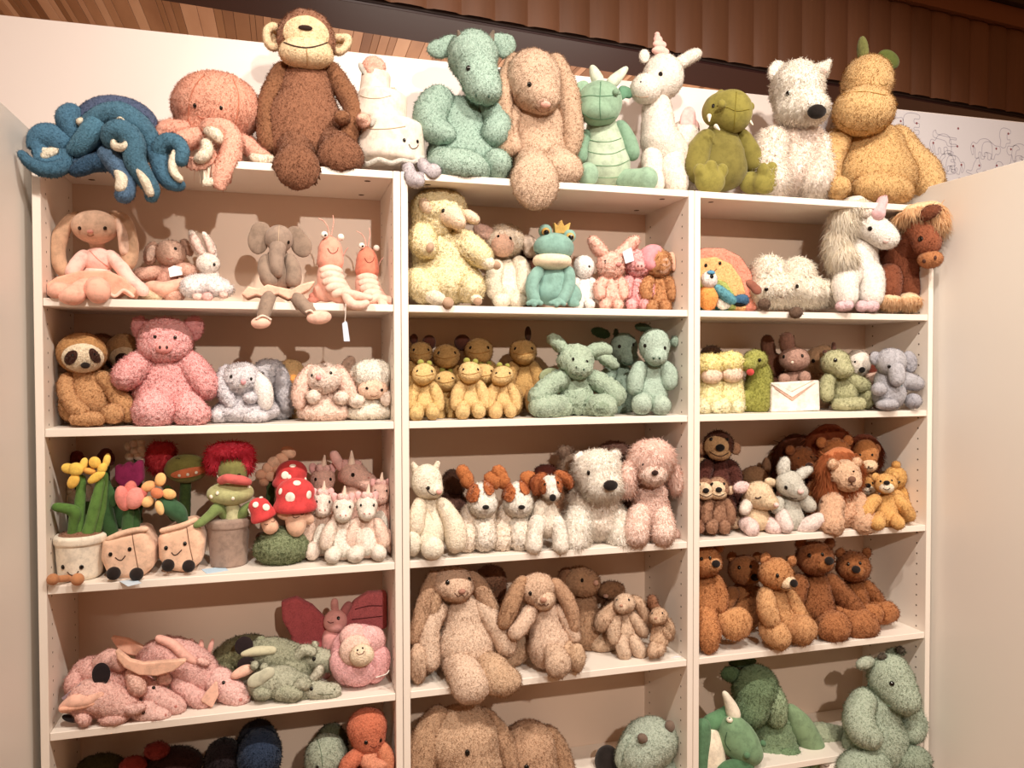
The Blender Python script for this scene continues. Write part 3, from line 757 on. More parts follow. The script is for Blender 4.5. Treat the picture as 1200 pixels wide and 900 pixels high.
toy('dog', 'large shaggy white terrier with a big black nose, on the bookcase top', .13, TOP, '''
body eedccf k=12 : E 934 172 34 30 0 26 | E 930 202 42 30 4 30
head f6ecdf k=8 len=.8 : E 934 104 29 31 16 28 | E 946 127 22 18 30 24 | E 930 128 20 18 20 20
ear f6ecdf k=3 len=.5 : E 911 84 11 13 8 5 25
ear f6ecdf k=3 len=.5 : E 962 84 10 11 6 5 30 | C 962 84 8 6 971 73 3.5 6
@inner_ear ecc9b8 on=ear off=.6 fur=soft : E 965 84 5 6 14 8
*nose 17110f on=head m=velour pr=.7 : 955.5 129 10.5 8 7
*eye 14100e on=head pr=1.6 : 924 110 2.4 2.8
leg f2e4d7 k=5 : S 904 168 18 6 900 192 18 16 906 214 17 26
leg f2e4d7 k=5 : S 956 172 16 6 958 196 17 16 954 214 18 26
''', fur='shag', ref=(935, 160))
toy('dinosaur', 'huge ochre plush dinosaur with two olive spines, at the right end of the bookcase tops', .12, TOP, '''
body d2a25c k=14 : E 1022 178 40 34 0 32 | E 1026 206 50 34 6 38
head d8aa66 k=10 : E 1012 130 35 27 30 30 | E 1016 96 28 30 10 28
spine 5f6420 x fur=velour : E 1011 60 6 17 12 7 -4
spine 4f5a1c x fur=velour : E 1041 70 15 11 8 6 15 | E 1038 80 8 10 8 6
~eyelid 8a6a34 on=head r=.5 : 986 104 989 106 993 105
~eyelid 8a6a34 on=head r=.5 : 1030 98 1035 100 1040 98
~seam b88c4c on=head r=.5 : 984 112 1000 108 1018 108 1040 112
~mouth a07838 on=head r=.5 : 984 144 1000 152 1018 153 1038 146
arm d2a25c k=4 : S 984 162 13 4 974 182 13 12 970 202 12 18 974 216 10 24
arm d8aa66 k=4 : S 1052 160 13 6 1066 182 15 10 1080 200 18 14 1088 216 17 18
leg d2a25c : E 982 220 13 13 34 14
leg d2a25c k=5 : E 1034 222 38 19 28 24 4
''', ref=(1025, 170))

# ------------------------------------------------------------------ shelf A, left bookcase
toy('bunny', 'beige long-eared ballerina bunny in a pink wrap top and peach skirt', .10, SA, '''
body f0bfb0 k=6 : E 115 305 15 15 2 12 | E 114 325 18 14 4 14
head cfa283 : E 111.5 266 25 19.5 8 20 | E 114 288 8 7 0 7
*eye 2a1a10 on=head : 93.5 267.5 2.2 2.4 | 123 267.5 2.2 2.4
*nose d98878 m=velour on=head pr=.6 : 106 271 3.4 2.2 2
~mouth a0604c on=head r=.4 : 102 275 106 277 110 275
ear c29470 x k=2 : S 90 253 5 4 80 260 6 6 71 276 8 8 67 296 8 10 72 314 7 12 79 322 6 12
ear c29470 x k=2 : S 133 252 5 2 144 260 9 4 150 280 10 6 152 298 9 8 150 308 8 8
inner_ear d8ac92 x : S 139 258 3 10 144 275 4.5 14 146 295 4.5 15
arm f2c0b2 : S 99 299 6 8 91 309 6.5 14 84 320 6 18
arm f2c0b2 : S 129 299 6 6 141 312 6.5 14 153 328 6 24 168 341 6 26
bodice f2b8aa k=2 : E 115 306 17 16 4 14
~strap e8a090 on=bodice r=.6 : 105 293 114 303 126 312
skirt f2a585 k=2 fur=velour amp=.6 : G 18 15 2 98 321 130 321 146 328 160 341 156 348 145 341 134 348 122 341 108 348 96 341 84 348 74 341 60 346 57 338 72 328
skirt_hem f5c2ac fur=velour x k=1 : S 58 345 1.6 36 74 340 1.6 36 84 347 1.6 36 96 340 1.6 36 108 347 1.6 36 122 340 1.6 36 134 347 1.6 36 145 340 1.6 36 156 347 1.6 36
=sash f6d0c0 : 100 322 1.6 20 113 324 1.8 22 128 321 1.6 20
leg f0a78c : S 80 341 6 38 72 341 7 44 66 341 8 48
leg f0a78c k=3 : S 100 336 9 34 92 342 9 44 86 347 9 52 | E 85 347 14 9.5 54 10 -10
leg f0a78c k=3 : S 112 334 9 40 115 338 11 50 | E 115 341 13 14 54 11
''', fur='velour', ref=(112, 320))
toy('lamb', 'small floppy-eared ballet lamb with a white card tag, beside the ballerina bunny', .15, SA, '''
body d99a84 k=4 : E 195 325 13 16 0 12
head cda088 : E 200 297 17 15.5 6 14
ear b98a72 x k=2 : E 177 297 8 14 6 4 15
inner_ear e2bba6 x : E 176.5 297 5 10 10 3 15
ear b98a72 x : E 219 290 6 11 4 5 -30
*eye 14100e on=head : 205.5 291.5 1.8 2
~mouth b0604c on=head r=.4 : 195 302 199 304 203 302
arm d8a088 : S 186 318 6 4 174 321 6 8 162 322 6 8
arm d8a088 : S 208 316 6 4 218 317 7 8 226 320 6 10
#swing_tag efe9ea d=16 : 197 314 204 311 213 313 214 322 199 325
skirt e9a58a fur=velour k=2 : S 164 342 4 20 178 336 6 24 192 338 7 26 208 334 6 24 218 330 4 20 | E 190 343 30 7 16 12
leg dbbf98 k=2 : E 174 344 16 8 22 8 20
leg dca088 : E 204 346 12 8 22 8
''', fur='soft', ref=(195, 320))
toy('bunny', 'small white bunny with upright ears in a frothy white tutu', .11, SA, '''
body f0ded2 : E 246 325 11 14 0 10
head f2e2d6 : E 244 309 13 12 6 11
ear f2e2d6 x k=1 : S 238 300 5 4 230 286 6 4 224 273 3.5 4
inner_ear e6c2b4 x : S 236 296 2.6 8 230 285 3.4 9 226 277 2 9
ear f2e2d6 x k=1 : S 250 300 4.5 4 246 287 5 4 239 274 2.5 4
inner_ear e6c2b4 x : S 249 297 2 8 246 287 2.6 8 241 278 1.4 8
*eye 14100e on=head : 251 310 1.6 2
tutu f7ecea fur=curl k=3 : E 240 334 26 11 8 18 | E 228 338 14 9 16 12 | E 256 338 16 9 14 12
foot eac0b4 x : E 232 347 6 4 26 5
foot e2a8a0 x : E 243 347 6 5 28 5
foot e8beb0 x : E 262 345 5 4 24 5
''', fur='soft', ref=(242, 325))
toy('elephant', 'grey-brown elephant in a peach tutu and ballet slippers, legs over the edge', .06, SA, '''
body 8a7260 k=8 : E 326 306 14 16 0 11 | E 326 324 21 18 4 14
head 8f7766 k=6 : E 327 280 15.5 16 12 14
trunk 8f7766 k=4 : S 326 288 8 18 324 300 6.5 22 324 312 5.5 24 325 320 4.5 22
~seam c0a890 on=head r=.5 : 327 264 326.5 276 326 290
ear 866e5c x k=4 : E 303 281 12 17 4 4 8 | E 306 268 10 8 4 4
ear 866e5c x k=4 : E 353 287 12 15 4 4 -20 | E 346 274 10 9 4 4 20
*eye 1c120c on=head : 338 284 1.8 2.2
arm 8a7260 : S 312 304 6 10 311 316 7 16 317 330 7 20
arm 8a7260 : S 340 304 6 8 344 316 7 14 344 330 7.5 16
tutu f2b496 fur=velour k=2 amp=.5 : G 16 15 1.2 285 346 292 338 304 341 314 336 328 339 342 342 352 336 367 332 361 340 350 346 338 351 326 345 312 349 300 346 290 350
leg 8a7260 : S 316 344 7 24 312 358 6 34 308 371 5.5 36
leg 8a7260 : S 344 344 7 22 354 356 6 32 364 366 5.5 36
shoe f0b59c x fur=velour : E 306 378 11 7 40 7 -8
shoe f0b59c x fur=velour : E 374 372 14 8 40 8 -6
=ribbon f6d2bc L=peach_satin_ribbon : 300 374 1.4 46 308 370 1.4 46 318 375 1.4 44
=ribbon f6d2bc L=peach_satin_ribbon : 358 366 1.4 44 364 364 1.4 46 368 368 1.4 44
''', fur='velour', ref=(327, 320))
toy('shrimp', 'coral pink shrimp with wide googly eyes, nearer the elephant', .08, SA, """
head ea8f74 k=5 fur=velour : E 387 297 14 20 8 13 | E 387 308 15 12 8 14
*eye f6f0e6 on=head pr=1.2 : 382 279 4.2 4.2 4 | 397 280 4.2 4.2 4
*pupil 14100e on=head pr=4.8 : 383 280 1.6 1.6 1.2 | 396.5 281 1.6 1.6 1.2
~mouth 7a3a2c on=head r=.5 : 384 291 387 296 391 297 395 294 396 290
=feeler e8a08a : 386 277 .8 8 384 266 .7 8 379 259 .6 8 373 256 .5 8
=feeler e8a08a : 388 277 .8 8 390 267 .7 8 391 259 .6 8 390 252 .5 8
=feeler c08070 : 400 306 .8 8 404 296 .7 8 408 290 .6 8
body e8a58e k=2 fur=velour : S 387 318 13.5 6 387 328 14 12 393 338 14 18 402 346 11 22 | E 383 342 16 12 8 14
rib f2c4ae x fur=velour : S 378 317 3 18 388 315 3.2 20 398 318 3 18
rib f2c4ae x fur=velour : S 379 324 3 22 389 322 3.2 24 400 325 3 21
rib f2c4ae x fur=velour : S 381 331 3 26 391 329 3.4 28 403 332 3 24
rib f2c4ae x fur=velour : S 385 338 3 30 395 336 3.4 32 407 339 3 28
rib f2c4ae x fur=velour : S 392 345 3 32 401 342 3.4 34 411 345 3 30
claw f0bfa8 x fur=velour k=2 : S 404 344 5 36 416 346 4.6 42 426 348 3.6 46 434 349 3 48
claw f0bfa8 x fur=velour k=2 : S 406 348 4.6 40 412 356 4.8 46 422 358 4.4 48 430 355 3 50
tail d8836e x fur=velour k=1 : E 370 348 8 6 8 5 | E 366 352 6 4 10 4
=tag_string efe0d4 : 405 356 .5 48 405 366 .5 48 404 378 .5 47
#swing_tag c9d4e4 d=48 : 401 379 405 376 407 378 410 400 403 400
""", fur='velour', ref=(388, 325))
toy('shrimp', 'redder coral shrimp with wide googly eyes, against the right side panel of the left bookcase', .12, SA, """
head dd7454 k=5 fur=velour : E 387 297 14 20 8 13 | E 387 308 15 12 8 14
*eye f6f0e6 on=head pr=1.2 : 382 279 4.2 4.2 4 | 397 280 4.2 4.2 4
*pupil 14100e on=head pr=4.8 : 383 280 1.6 1.6 1.2 | 396.5 281 1.6 1.6 1.2
~mouth 7a3a2c on=head r=.5 : 384 291 387 296 391 297 395 294 396 290
=feeler e8a08a : 386 277 .8 8 384 266 .7 8 379 259 .6 8 373 256 .5 8
=feeler e8a08a : 388 277 .8 8 390 267 .7 8 391 259 .6 8 390 252 .5 8
=feeler c08070 : 400 306 .8 8 404 296 .7 8 408 290 .6 8
body e8a58e k=2 fur=velour : S 387 318 13.5 6 387 328 14 12 393 338 14 18 402 346 11 22 | E 383 342 16 12 8 14
rib f2c4ae x fur=velour : S 378 317 3 18 388 315 3.2 20 398 318 3 18
rib f2c4ae x fur=velour : S 379 324 3 22 389 322 3.2 24 400 325 3 21
rib f2c4ae x fur=velour : S 381 331 3 26 391 329 3.4 28 403 332 3 24
rib f2c4ae x fur=velour : S 385 338 3 30 395 336 3.4 32 407 339 3 28
rib f2c4ae x fur=velour : S 392 345 3 32 401 342 3.4 34 411 345 3 30
claw f0bfa8 x fur=velour k=2 : S 404 344 5 36 416 346 4.6 42 426 348 3.6 46 434 349 3 48
claw f0bfa8 x fur=velour k=2 : S 406 348 4.6 40 412 356 4.8 46 422 358 4.4 48 430 355 3 50
tail d8836e x fur=velour k=1 : E 370 348 8 6 8 5 | E 366 352 6 4 10 4
=feeler b87a68 : 440 302 1 2 437 288 .9 4 430 272 .8 6
""", fur='velour', ref=(388, 325), move=(43, 8, .9))

# ------------------------------------------------------------------ shelf A, middle bookcase
toy('sheep', 'large cream woolly sheep slumped in the left corner of its shelf', .12, SA, '''
body f2dfae k=10 : E 522 300 38 34 0 24 | E 522 330 44 26 4 28
head f0dcaa k=8 : E 515 246 32 24 6 26 | E 508 266 24 18 4 20
face f0cfae fur=soft k=4 : E 529 253 14 13 26 14 | E 537 260 9 9 34 10
ear f0cfae fur=soft x : S 497 236 4 20 499 242 5 24 503 246 4 24
ear f0cfae fur=soft x : S 546 250 4 20 553 255 4.5 22 558 258 3 22
*eye 14100e on=face : 519.5 247 2.4 2.6
*nostril b88a6a on=face m=flat : 538 258 1.4 .8
arm f2dfae k=5 : S 496 274 13 10 496 286 12 24 503 292 7 32
hoof b08a6c x fur=velour : E 504 290 4.5 6 40 5 20
arm f2dfae k=5 : S 536 282 13 8 552 292 13 18 566 302 10 26
arm f6e6c8 fur=soft : S 564 304 6 28 574 309 6 32
hoof b08a6c x fur=velour : E 582 311 5 5 34 5
leg f2dfae k=5 : S 488 330 14 20 500 340 14 34
leg f6e6c8 fur=soft : S 504 346 7 42 516 351 6 50
hoof b08a6c x fur=velour : E 525 355 6.5 6.5 54 6
leg f2dfae k=5 : E 552 338 15 16 28 15
leg f6e6c8 fur=soft : E 558 350 7 5 40 6
hoof b08a6c x fur=velour : E 560 353 5 4.5 46 5
''', fur='curl', ref=(520, 300))
toy('lamb', 'cream lamb with peach face and pink ears, between woolly sheep and frog', .16, SA, '''
body f4e6cc k=6 : E 596 326 20 22 0 16 | E 597 342 23 16 4 18
head f2dcc4 fur=curl : E 592 282 22 18 4 17
face ecb698 fur=soft : E 589 287 14 14 12 13
*eye 14100e on=face : 598 279.5 2 2.2 | 584 277 1.6 2
ear eebfae x k=2 : S 578 276 6 4 566 272 8 4 560 268 5 4
ear f2d8c4 x k=2 : S 610 282 6 4 620 286 9 4 622 294 8 4
arm f4e6cc : S 582 312 8 8 577 328 8 16 580 340 8 18
arm f4e6cc : S 608 308 8 8 614 322 8 14 612 338 8 16
leg f4e6cc : E 588 349 11 8 20 10
leg f4e6cc : E 606 349 11 8 20 10
''', fur='soft', ref=(596, 310))
toy('bear', 'dark brown toy mostly hidden behind the frog', .225, SA, '''
body 5a3020 k=5 : E 622 328 16 26
head 4a2a1c : E 624 296 15 13
''', ref=(622, 320))
toy('frog', 'teal green frog with a cream mouth, bulging eyes and a small gold crown', .08, SA, '''
body 5c9488 k=6 : E 648 330 19 18 0 15 | E 648 344 22 14 4 17
head 5f998c k=5 : E 649 290 24 17 6 20
mouth f2d9b4 k=4 : E 647 306 23 11 6 20
~mouth_line 241814 on=head r=.7 : 627 295 636 300 648 303 660 303 671 302
eyelid 5f998c : E 639 271 8 8 4 8
eyelid2 5f998c : E 667 277 8 8 4 8
*eye c9a05a on=eyelid pr=.2 : 639.5 271.5 5 5 3
*eye c9a05a on=eyelid2 pr=.2 : 668 277.5 5 5 3
*pupil 14100e on=eyelid pr=.8 : 640 272 3.4 3.4 3
*pupil 14100e on=eyelid2 pr=.8 : 668.5 278 3.4 3.4 3
crown c89a3a x fur=velour k=0 res=.5 : G 2 3 .6 650 273 649 262 653 266 657 259 660 266 667 262 664 274
arm 5c9488 : S 631 318 6 6 624 330 6 14 624 344 5.5 20 628 352 4 24
arm 5c9488 : S 666 318 6 6 667 332 6 14 662 346 5 22 658 352 4 26
hand 5c9488 x k=2 : C 628 352 4 24 619 355 2.6 30 | C 628 352 4 24 626 357 2.6 32 | C 628 352 4 24 634 355 2.6 30
hand 5c9488 x k=2 : C 656 352 4 26 645 355 2.6 32 | C 656 352 4 26 652 357 2.6 34 | C 656 352 4 26 661 356 2.6 32
leg 5c9488 k=3 : S 666 336 7 4 673 346 8 12 670 354 4 20 | C 670 354 4 20 677 356 2.6 22
leg 5c9488 k=3 : S 630 340 7 2 624 350 6 8
''', fur='velour', ref=(648, 320))
SM = '''
body {c} k=6 : E 0 32 14 20 0 12 | E 0 46 16 15 3 13
head {c} : E 0 0 {hw} {hh} 6 14
arm {c} : S -10 20 5 4 -16 31 6.5 8 -15 42 5.5 12
arm {c} : S 10 20 5 4 16 31 6.5 8 16 42 5.5 12
leg {c} k=3 : C -6 52 7 8 -8 55 7.5 18
leg {c} k=3 : C 7 52 7 8 9 55 7.5 18
'''
toy('bunny', 'small white plush animal with a round head, between the frog and the pink bunny', .13, SA, SM.format(c='ece4de', hw=16, hh=17)+'''
*eye 14100e on=head : 8 -1 1.6 2
''', at=(684, 313), sc=.80, fur='soft')
toy('bunny', 'small pink bunny with its long ears spread wide, right of the white round-headed animal', .11, SA, SM.format(c='efb8a4', hw=19, hh=18)+'''
ear efb8a4 x : S -9 -14 5 0 -18 -24 7 0 -26 -35 5 0
ear efb8a4 x : S 8 -14 5 0 18 -20 6 0 28 -30 6 0 34 -34 5 0
*eye 14100e on=head : -8 -5 1.8 2.4 | 15 -5 1.8 2.4
*nose c07068 m=velour on=head pr=.6 : 10 -1 4.4 3 2.5
~mouth a0604c on=head r=.5 : 5 6 9 4 14 6
''', at=(716, 311), sc=.84, fur='curl')
toy('pig', 'small rosy pink pig with a white card tag on its ear', .12, SA, SM.format(c='e8a0a0', hw=18, hh=18)+'''
ear e8a0a0 x : S 10 -14 5 0 18 -16 5 0
snout e89a98 fur=velour : E 3 3 7 5.5 20 5
*nostril 7a4a48 on=snout m=flat : 1 3 1.2 1.6 | 5.5 3 1.2 1.6
*eye 14100e on=head : -7 -4 1.6 2 | 12 -4 1.6 2
#swing_tag c3d0dc d=24 : -20 -16 -8 -22 -4 -4 -16 0
''', at=(747, 309), sc=.88, fur='curl')
toy('ram', 'small tan ram with curled pink horns, behind the pig at the right of its shelf', .11, SA, SM.format(c='b87a44', hw=17, hh=18)+'''
@face d0a080 on=head fur=soft : E 10 4 9 11 18 20
horn d8808a x fur=velour : S 0 -16 6 4 -10 -14 8 8 -14 -4 7 10 -8 2 5 12
horn e0a888 x fur=velour : S 16 -10 4 8 22 -4 5 10 22 6 4 12
''', at=(771, 309), sc=.92, fur='curl')

# ------------------------------------------------------------------ shelf A, right bookcase
toy('rainbow', 'peach and green plush rainbow with a tiny face, at the left of its shelf', .13, SA, '''
outer_band e8866a k=1 : G 0 8 4 782 360 783 338 790 318 804 303 822 296 842 296 860 305 872 322 878 344 878 360
middle_band f2ae60 k=1 : G 6 6 4 790 360 792 340 800 322 816 308 834 306 851 314 862 330 867 348 867 360
inner_band 9fb43a k=1 : G 12 4 3 803 360 806 344 816 332 832 328 847 334 855 346 857 360
core 2f858c k=1 : G 15 4 3 812 360 815 350 824 343 836 343 846 350 848 360
*eye 14100e on=middle_band : 827 311 2 2.2 | 843.5 308.5 2 2.2
~mouth 7a4a38 on=middle_band r=.5 : 832 316 836 318 840 315
''', fur='soft', cat='plush rainbow', ref=(835, 330))
toy('kingfisher', 'small orange, white and blue bird with a dark beak, in front of the rainbow', .05, SA, '''
body f0952a k=4 : E 830 348 12 14 2 11
head eee0da k=3 : E 831 328 10 10 6 9
*cap 3a86b0 on=head m=velour pr=.5 : 833 320 5 3 2
*eye 14100e on=head : 834 324 2.4 2.6
wing f2ead8 : E 848 352 11 9 4 5
wing 4d98a8 x : S 840 338 4 8 850 346 4.5 10 860 352 2.5 12
tail 2e5f86 x : S 862 352 3 10 870 350 3.4 12 874 352 2 12
beak 16120f x : E 867 355 8 3 12 3
''', fur='soft', cat='soft toy', ref=(832, 340))
toy('cloud', 'shaggy white smiling cloud with small brown feet, lying along the shelf', .10, SA, '''
body f7ecdc k=8 : E 900 320 19 20 0 20 | E 934 322 20 20 -4 20 | E 910 340 30 18 8 22 | E 945 342 36 17 4 20 | E 972 342 16 14 4 14
*eye 14100e on=body pr=3 : 898.5 339 2.4 2.6 | 930.5 336.5 2.4 2.6
~mouth 8a5a40 on=body r=.8 : 908 344 913 348 919 348 923 344
foot 5c4434 x fur=soft : E 895.5 356.5 7.5 6.5 40 6
foot 5c4434 x fur=soft : E 933 366 8 6.5 46 6 -15
heart 8c4c38 x fur=velour : E 881 334 8 5 34 3 30 | E 887 340 6 5 34 3
''', fur='shag', cat='plush cloud', ref=(925, 335))
toy('unicorn', 'white unicorn with a long silky mane and a pale pink horn, sitting beside the cloud', .09, SA, '''
body f4ebe0 k=10 : E 1006 300 22 26 0 20 | E 1004 322 28 22 -2 24
head f8f0e6 k=8 : E 1014 261 19 18 14 17 | E 1030 272 17 15 24 15 | E 1040 280 13 12 30 13
mane f6ead8 fur=long k=5 len=1.2 : E 998 240 18 9 16 12 -20 | E 988 258 12 18 14 13 | E 982 284 11 20 12 12 | E 988 300 13 14 18 12 | E 1002 242 10 6 16 8
horn dca8ac x fur=velour : C 1029 250 8 32 1034 236 5 32 | C 1034 236 5 32 1039 221 1.2 32
ear f4e6da x : S 1004 248 4 20 1012 250 4 26 1018 246 3 28
*eye 14100e on=head : 1019.5 268 2.6 2.8
*nostril dcb6ac on=head m=velour : 1038 283 3 2.4
leg f4ebe0 k=4 : S 996 318 14 12 990 334 13 24 992 348 11 30
leg f4ebe0 k=4 : S 1020 320 13 12 1021 336 13 20 1020 348 12 26
hoof e0b4ba x fur=soft k=2 : E 986 358 7 5.5 36 6 | E 994 357 6 5.5 40 6
hoof e0b4ba x fur=soft k=2 : E 1010 358 8 6.5 32 6 | E 1022 358 9 6.5 34 6
''', fur='soft', ref=(1008, 300))
toy('horse', 'chestnut brown horse with a fluffy blond mane, leaning out past the right end panel', .10, SA, '''
body 7a3a1c k=10 : E 1056 296 24 28 4 22 | E 1058 322 28 24 0 24
head 8a4422 k=8 : E 1078 266 19 17 40 17 | E 1086 284 15 16 48 15
neck 7a3a1c k=8 : C 1062 290 20 12 1074 272 17 34
muzzle b06a34 : E 1090 304 13 10 52 13
*nostril 4a2412 on=muzzle m=flat : 1083 306 2 2.4 | 1096 302 1.6 2.4
*eye 1a0e08 on=head : 1079 280 2.8 3
mane eac08c fur=long len=1.1 k=4 : E 1076 246 18 8 44 10 -10 | E 1092 246 12 10 50 10 | E 1098 258 9 12 52 9 | E 1060 254 10 6 34 8
ear 6e3418 x : S 1082 254 4 56 1089 249 5 60 1098 246 4 60
ear 6e3418 x : S 1110 258 4 44 1116 250 5 46 1119 244 4 46
leg 7a3a1c k=4 : S 1042 322 13 12 1042 340 12 20
leg 7a3a1c k=4 : S 1064 324 13 8 1064 340 12 16
hoof e8c090 x fur=long len=.5 : E 1044 351 12 8 24 10
hoof e8c090 x fur=long len=.5 : E 1065 351 14 9 22 11
''', fur='soft', ref=(1060, 310))

# ------------------------------------------------------------------ shelf B, left bookcase
toy('sloth', 'tan sloth with a cream face and dark eye patches, in the left corner', .10, SB, '''
body c48a52 k=8 fur=plush : E 100 446 20 22 0 14 | E 104 470 25 24 4 18
head b37c3e k=4 : E 96 414 27 24 8 20
@face f0dcb8 on=head off=1.2 res=1 : E 97 420 22 17 24 24
@eye_patch 3a1d14 on=head off=2 res=.8 : E 84 419 6 9.5 24 24 35
@eye_patch 3a1d14 on=head off=2 res=.8 : E 111 417 4.6 9 24 24 -20
*nose 1a120e on=head m=velour pr=.9 : 100 426.5 5 3.6 4
~mouth 5a3a24 on=head r=.4 : 95 432 99 434 104 432
*eye 14100e on=head pr=1.8 : 86 416 1.6 1.8 | 110 415 1.4 1.8
arm c48a52 fur=plush k=3 : S 80 444 8 6 77 456 8 14 84 472 8 22 96 484 9 28
arm bd844c fur=plush k=3 : S 118 442 8 4 132 456 9 8 143 472 11 12 150 486 9 16
foot c48a52 fur=plush k=3 : E 104 491 20 9 30 12
foot c48a52 fur=plush k=3 : E 132 485 13 12 26 12
leg bd844c fur=plush : E 82 476 12 18 6 12
''', fur='soft', ref=(100, 450))
toy('sloth', 'second tan sloth in the shade behind the first sloth and the pink pig', .20, SB, '''
body 5a3422 k=6 : E 146 462 22 34 0 16
head b07c44 : E 145 412 20 21 6 17
@face e0bc8e on=head off=1 res=1 : E 146 420 16 13 20 20
@eye_patch 2c150e on=head off=1.8 res=.8 : E 144 422 7.5 8 20 22
arm a87440 : S 132 440 8 6 124 460 9 10 126 480 8 12
''', fur='soft', ref=(145, 440))
toy('sloth', 'third sloth, only its brown crown showing behind the first sloth', .23, SB, '''
head 8a5226 : E 118 408 18 17
body 6a3c22 : E 118 460 20 40
''', fur='soft', ref=(118, 440))
toy('pig', 'large curly rose-pink pig with a round snout, arms held out to the sides', .11, SB, '''
body e49c9a k=10 : E 197 438 32 28 0 24 | E 197 462 38 28 4 28
head e8a2a0 k=8 : E 194 397 29 24 10 22 | E 193 410 26 16 14 18
ear de9090 k=4 : E 166 385 10 14 6 6 -15
ear de9090 k=4 : E 226 385 11 15 6 6 15
snout d8807a fur=velour : E 192 408 9 6.5 34 6
*nostril 3a1c1a on=snout m=flat : 187.5 407 1.4 2 | 195.5 407 1.4 2
*eye 14100e on=head pr=1 : 182 395 2 2.2 | 205 395.5 2 2.2
arm e8a2a0 k=4 : S 172 424 13 6 158 432 14 16 147 442 13 24
arm e49c9a k=4 : S 218 424 13 6 232 438 14 12 242 454 13 16
leg ecaaa8 k=4 : C 182 466 18 14 180 482 21 30 | E 181 482 22 18 34 16
leg ecaaa8 k=4 : C 214 468 16 14 224 484 17 30 | E 225 485 19 14 34 15
''', fur='curl', ref=(196, 440))
LOP = '''
body {c} k=6 : E {bx} 478 {bw} 14 0 14 | E {bx} 464 {bh} 12 0 12
head {c} k=5 : E {x} {y} 20 18 8 15
'''
toy('bunny', 'pale grey curly bunny with one white ear lining and a pink nose, arms tucked', .11, SB, '''
body cfcad0 k=6 : E 286 470 26 18 0 16 | E 288 482 37 13 6 20
head d6d0d4 k=5 : E 283 444 21 18 12 17
@muzzle ece4e2 on=head off=1.2 fur=soft : E 284 454 11 8 40 14
*nose e89aa0 on=head m=velour pr=1.2 : 285 447 3 3.4 3
*eye 14100e on=head pr=1 : 271.5 441.5 2 2.2 | 294 444 1.6 2
ear cfcad0 x k=2 : S 266 434 6 6 261 446 8 12 265 462 8 16 271 473 6 18
ear f0e8e4 x k=2 fur=soft L=white_lined_ear : S 299 440 6 12 307 452 9.5 18 310 464 9.5 20 311 474 7 20
arm cfcad0 : E 294 466 8 6 24 7
foot d6d0d4 : E 256 487 8 8 16 9
foot d6d0d4 : E 300 488 14 7 22 9
''', fur='curl', ref=(285, 465))
toy('bunny', 'grey curly bunny leaning behind the first grey bunny, its right ear hanging', .17, SB, '''
body c2bec4 k=6 : E 324 474 20 20 0 14
head c8c4ca k=5 : E 315 441 20 19 6 15
*eye 14100e on=head pr=1 : 307.5 438 2 2.4
ear bfbbc2 x k=2 : S 322 428 6 8 329 442 8.5 14 332 460 9 16 334 476 6 16
@bow_tie 14121a on=body off=2 fur=velour : E 338 472 5 8 10 14
''', fur='curl', ref=(318, 460))
toy('duck', 'tan fluffy duckling with an orange beak, behind the grey and cream bunnies', .20, SB, '''
body c09250 k=6 : E 344 472 13 26 0 12
head d8ac6c : E 341 438 16 17 6 14
beak e08a1c fur=velour : E 344 446 8.5 7 22 7 10
*eye 14100e on=head pr=1 : 332.5 439 2 2.2 | 351 438 1.8 2.2
''', fur='soft', ref=(342, 460))
toy('bunny', 'cream and pink curly lop-eared bunny, between the duckling and the curly lamb', .11, SB, '''
body f2d2c0 k=6 : E 380 468 20 16 0 14 | E 381 482 31 12 6 18
head f2dacb k=5 : E 380 444 20 17 12 16
@muzzle f6e6da on=head off=1 fur=soft : E 379 451 10 7 40 12
*nose e88c8c on=head m=velour pr=1.1 : 374 442.5 3.2 3 3
*eye 14100e on=head pr=1 : 387.5 437.5 1.8 2 | 366 440 1.4 2
ear eec8b6 x k=2 : S 364 434 6 6 355 448 8 12 351 462 8 14 351 474 5 16
ear eec8b6 x k=2 : S 395 434 6 6 403 446 8 10 409 458 8.5 12 413 468 6 12
arm f4dccc : E 367 465 8 7 22 7
arm f4dccc : E 400 466 8 7 22 7
''', fur='curl', ref=(380, 462))
toy('lamb', 'white curly lamb with a smiling peach face, at the right end of its shelf', .11, SB, '''
body f6ead8 k=6 : E 433 470 22 14 0 14 | E 434 482 29 11 6 18
head f6ecdd k=5 : E 436 440 24 18 8 16
face ecc2a4 fur=soft k=4 : E 437 456 17 12 18 10
*eye 14100e on=face : 430 455 1.8 1.8 | 447.5 457 1.8 1.8
~mouth 8a5a40 on=face r=.45 : 434 463 438 465 442 463
ear e2b498 x fur=soft : E 416 449 5 8 8 4 25
ear e2b498 x fur=soft : E 456 454 4 8 8 4 -10
arm f4dfce : E 418 470 8 7 22 7
arm f4dfce : E 453 467 7 8 20 7
''', fur='curl', ref=(434, 462))
toy('bunny', 'beige bunny ear and crown peeping up behind the curly lamb', .21, SB, '''
head d8b49a k=4 : E 412 446 17 16
ear d0a88e x : E 408 428 7 12 4 4 30
body d8b49a : E 412 474 15 20
''', fur='soft', ref=(412, 460))

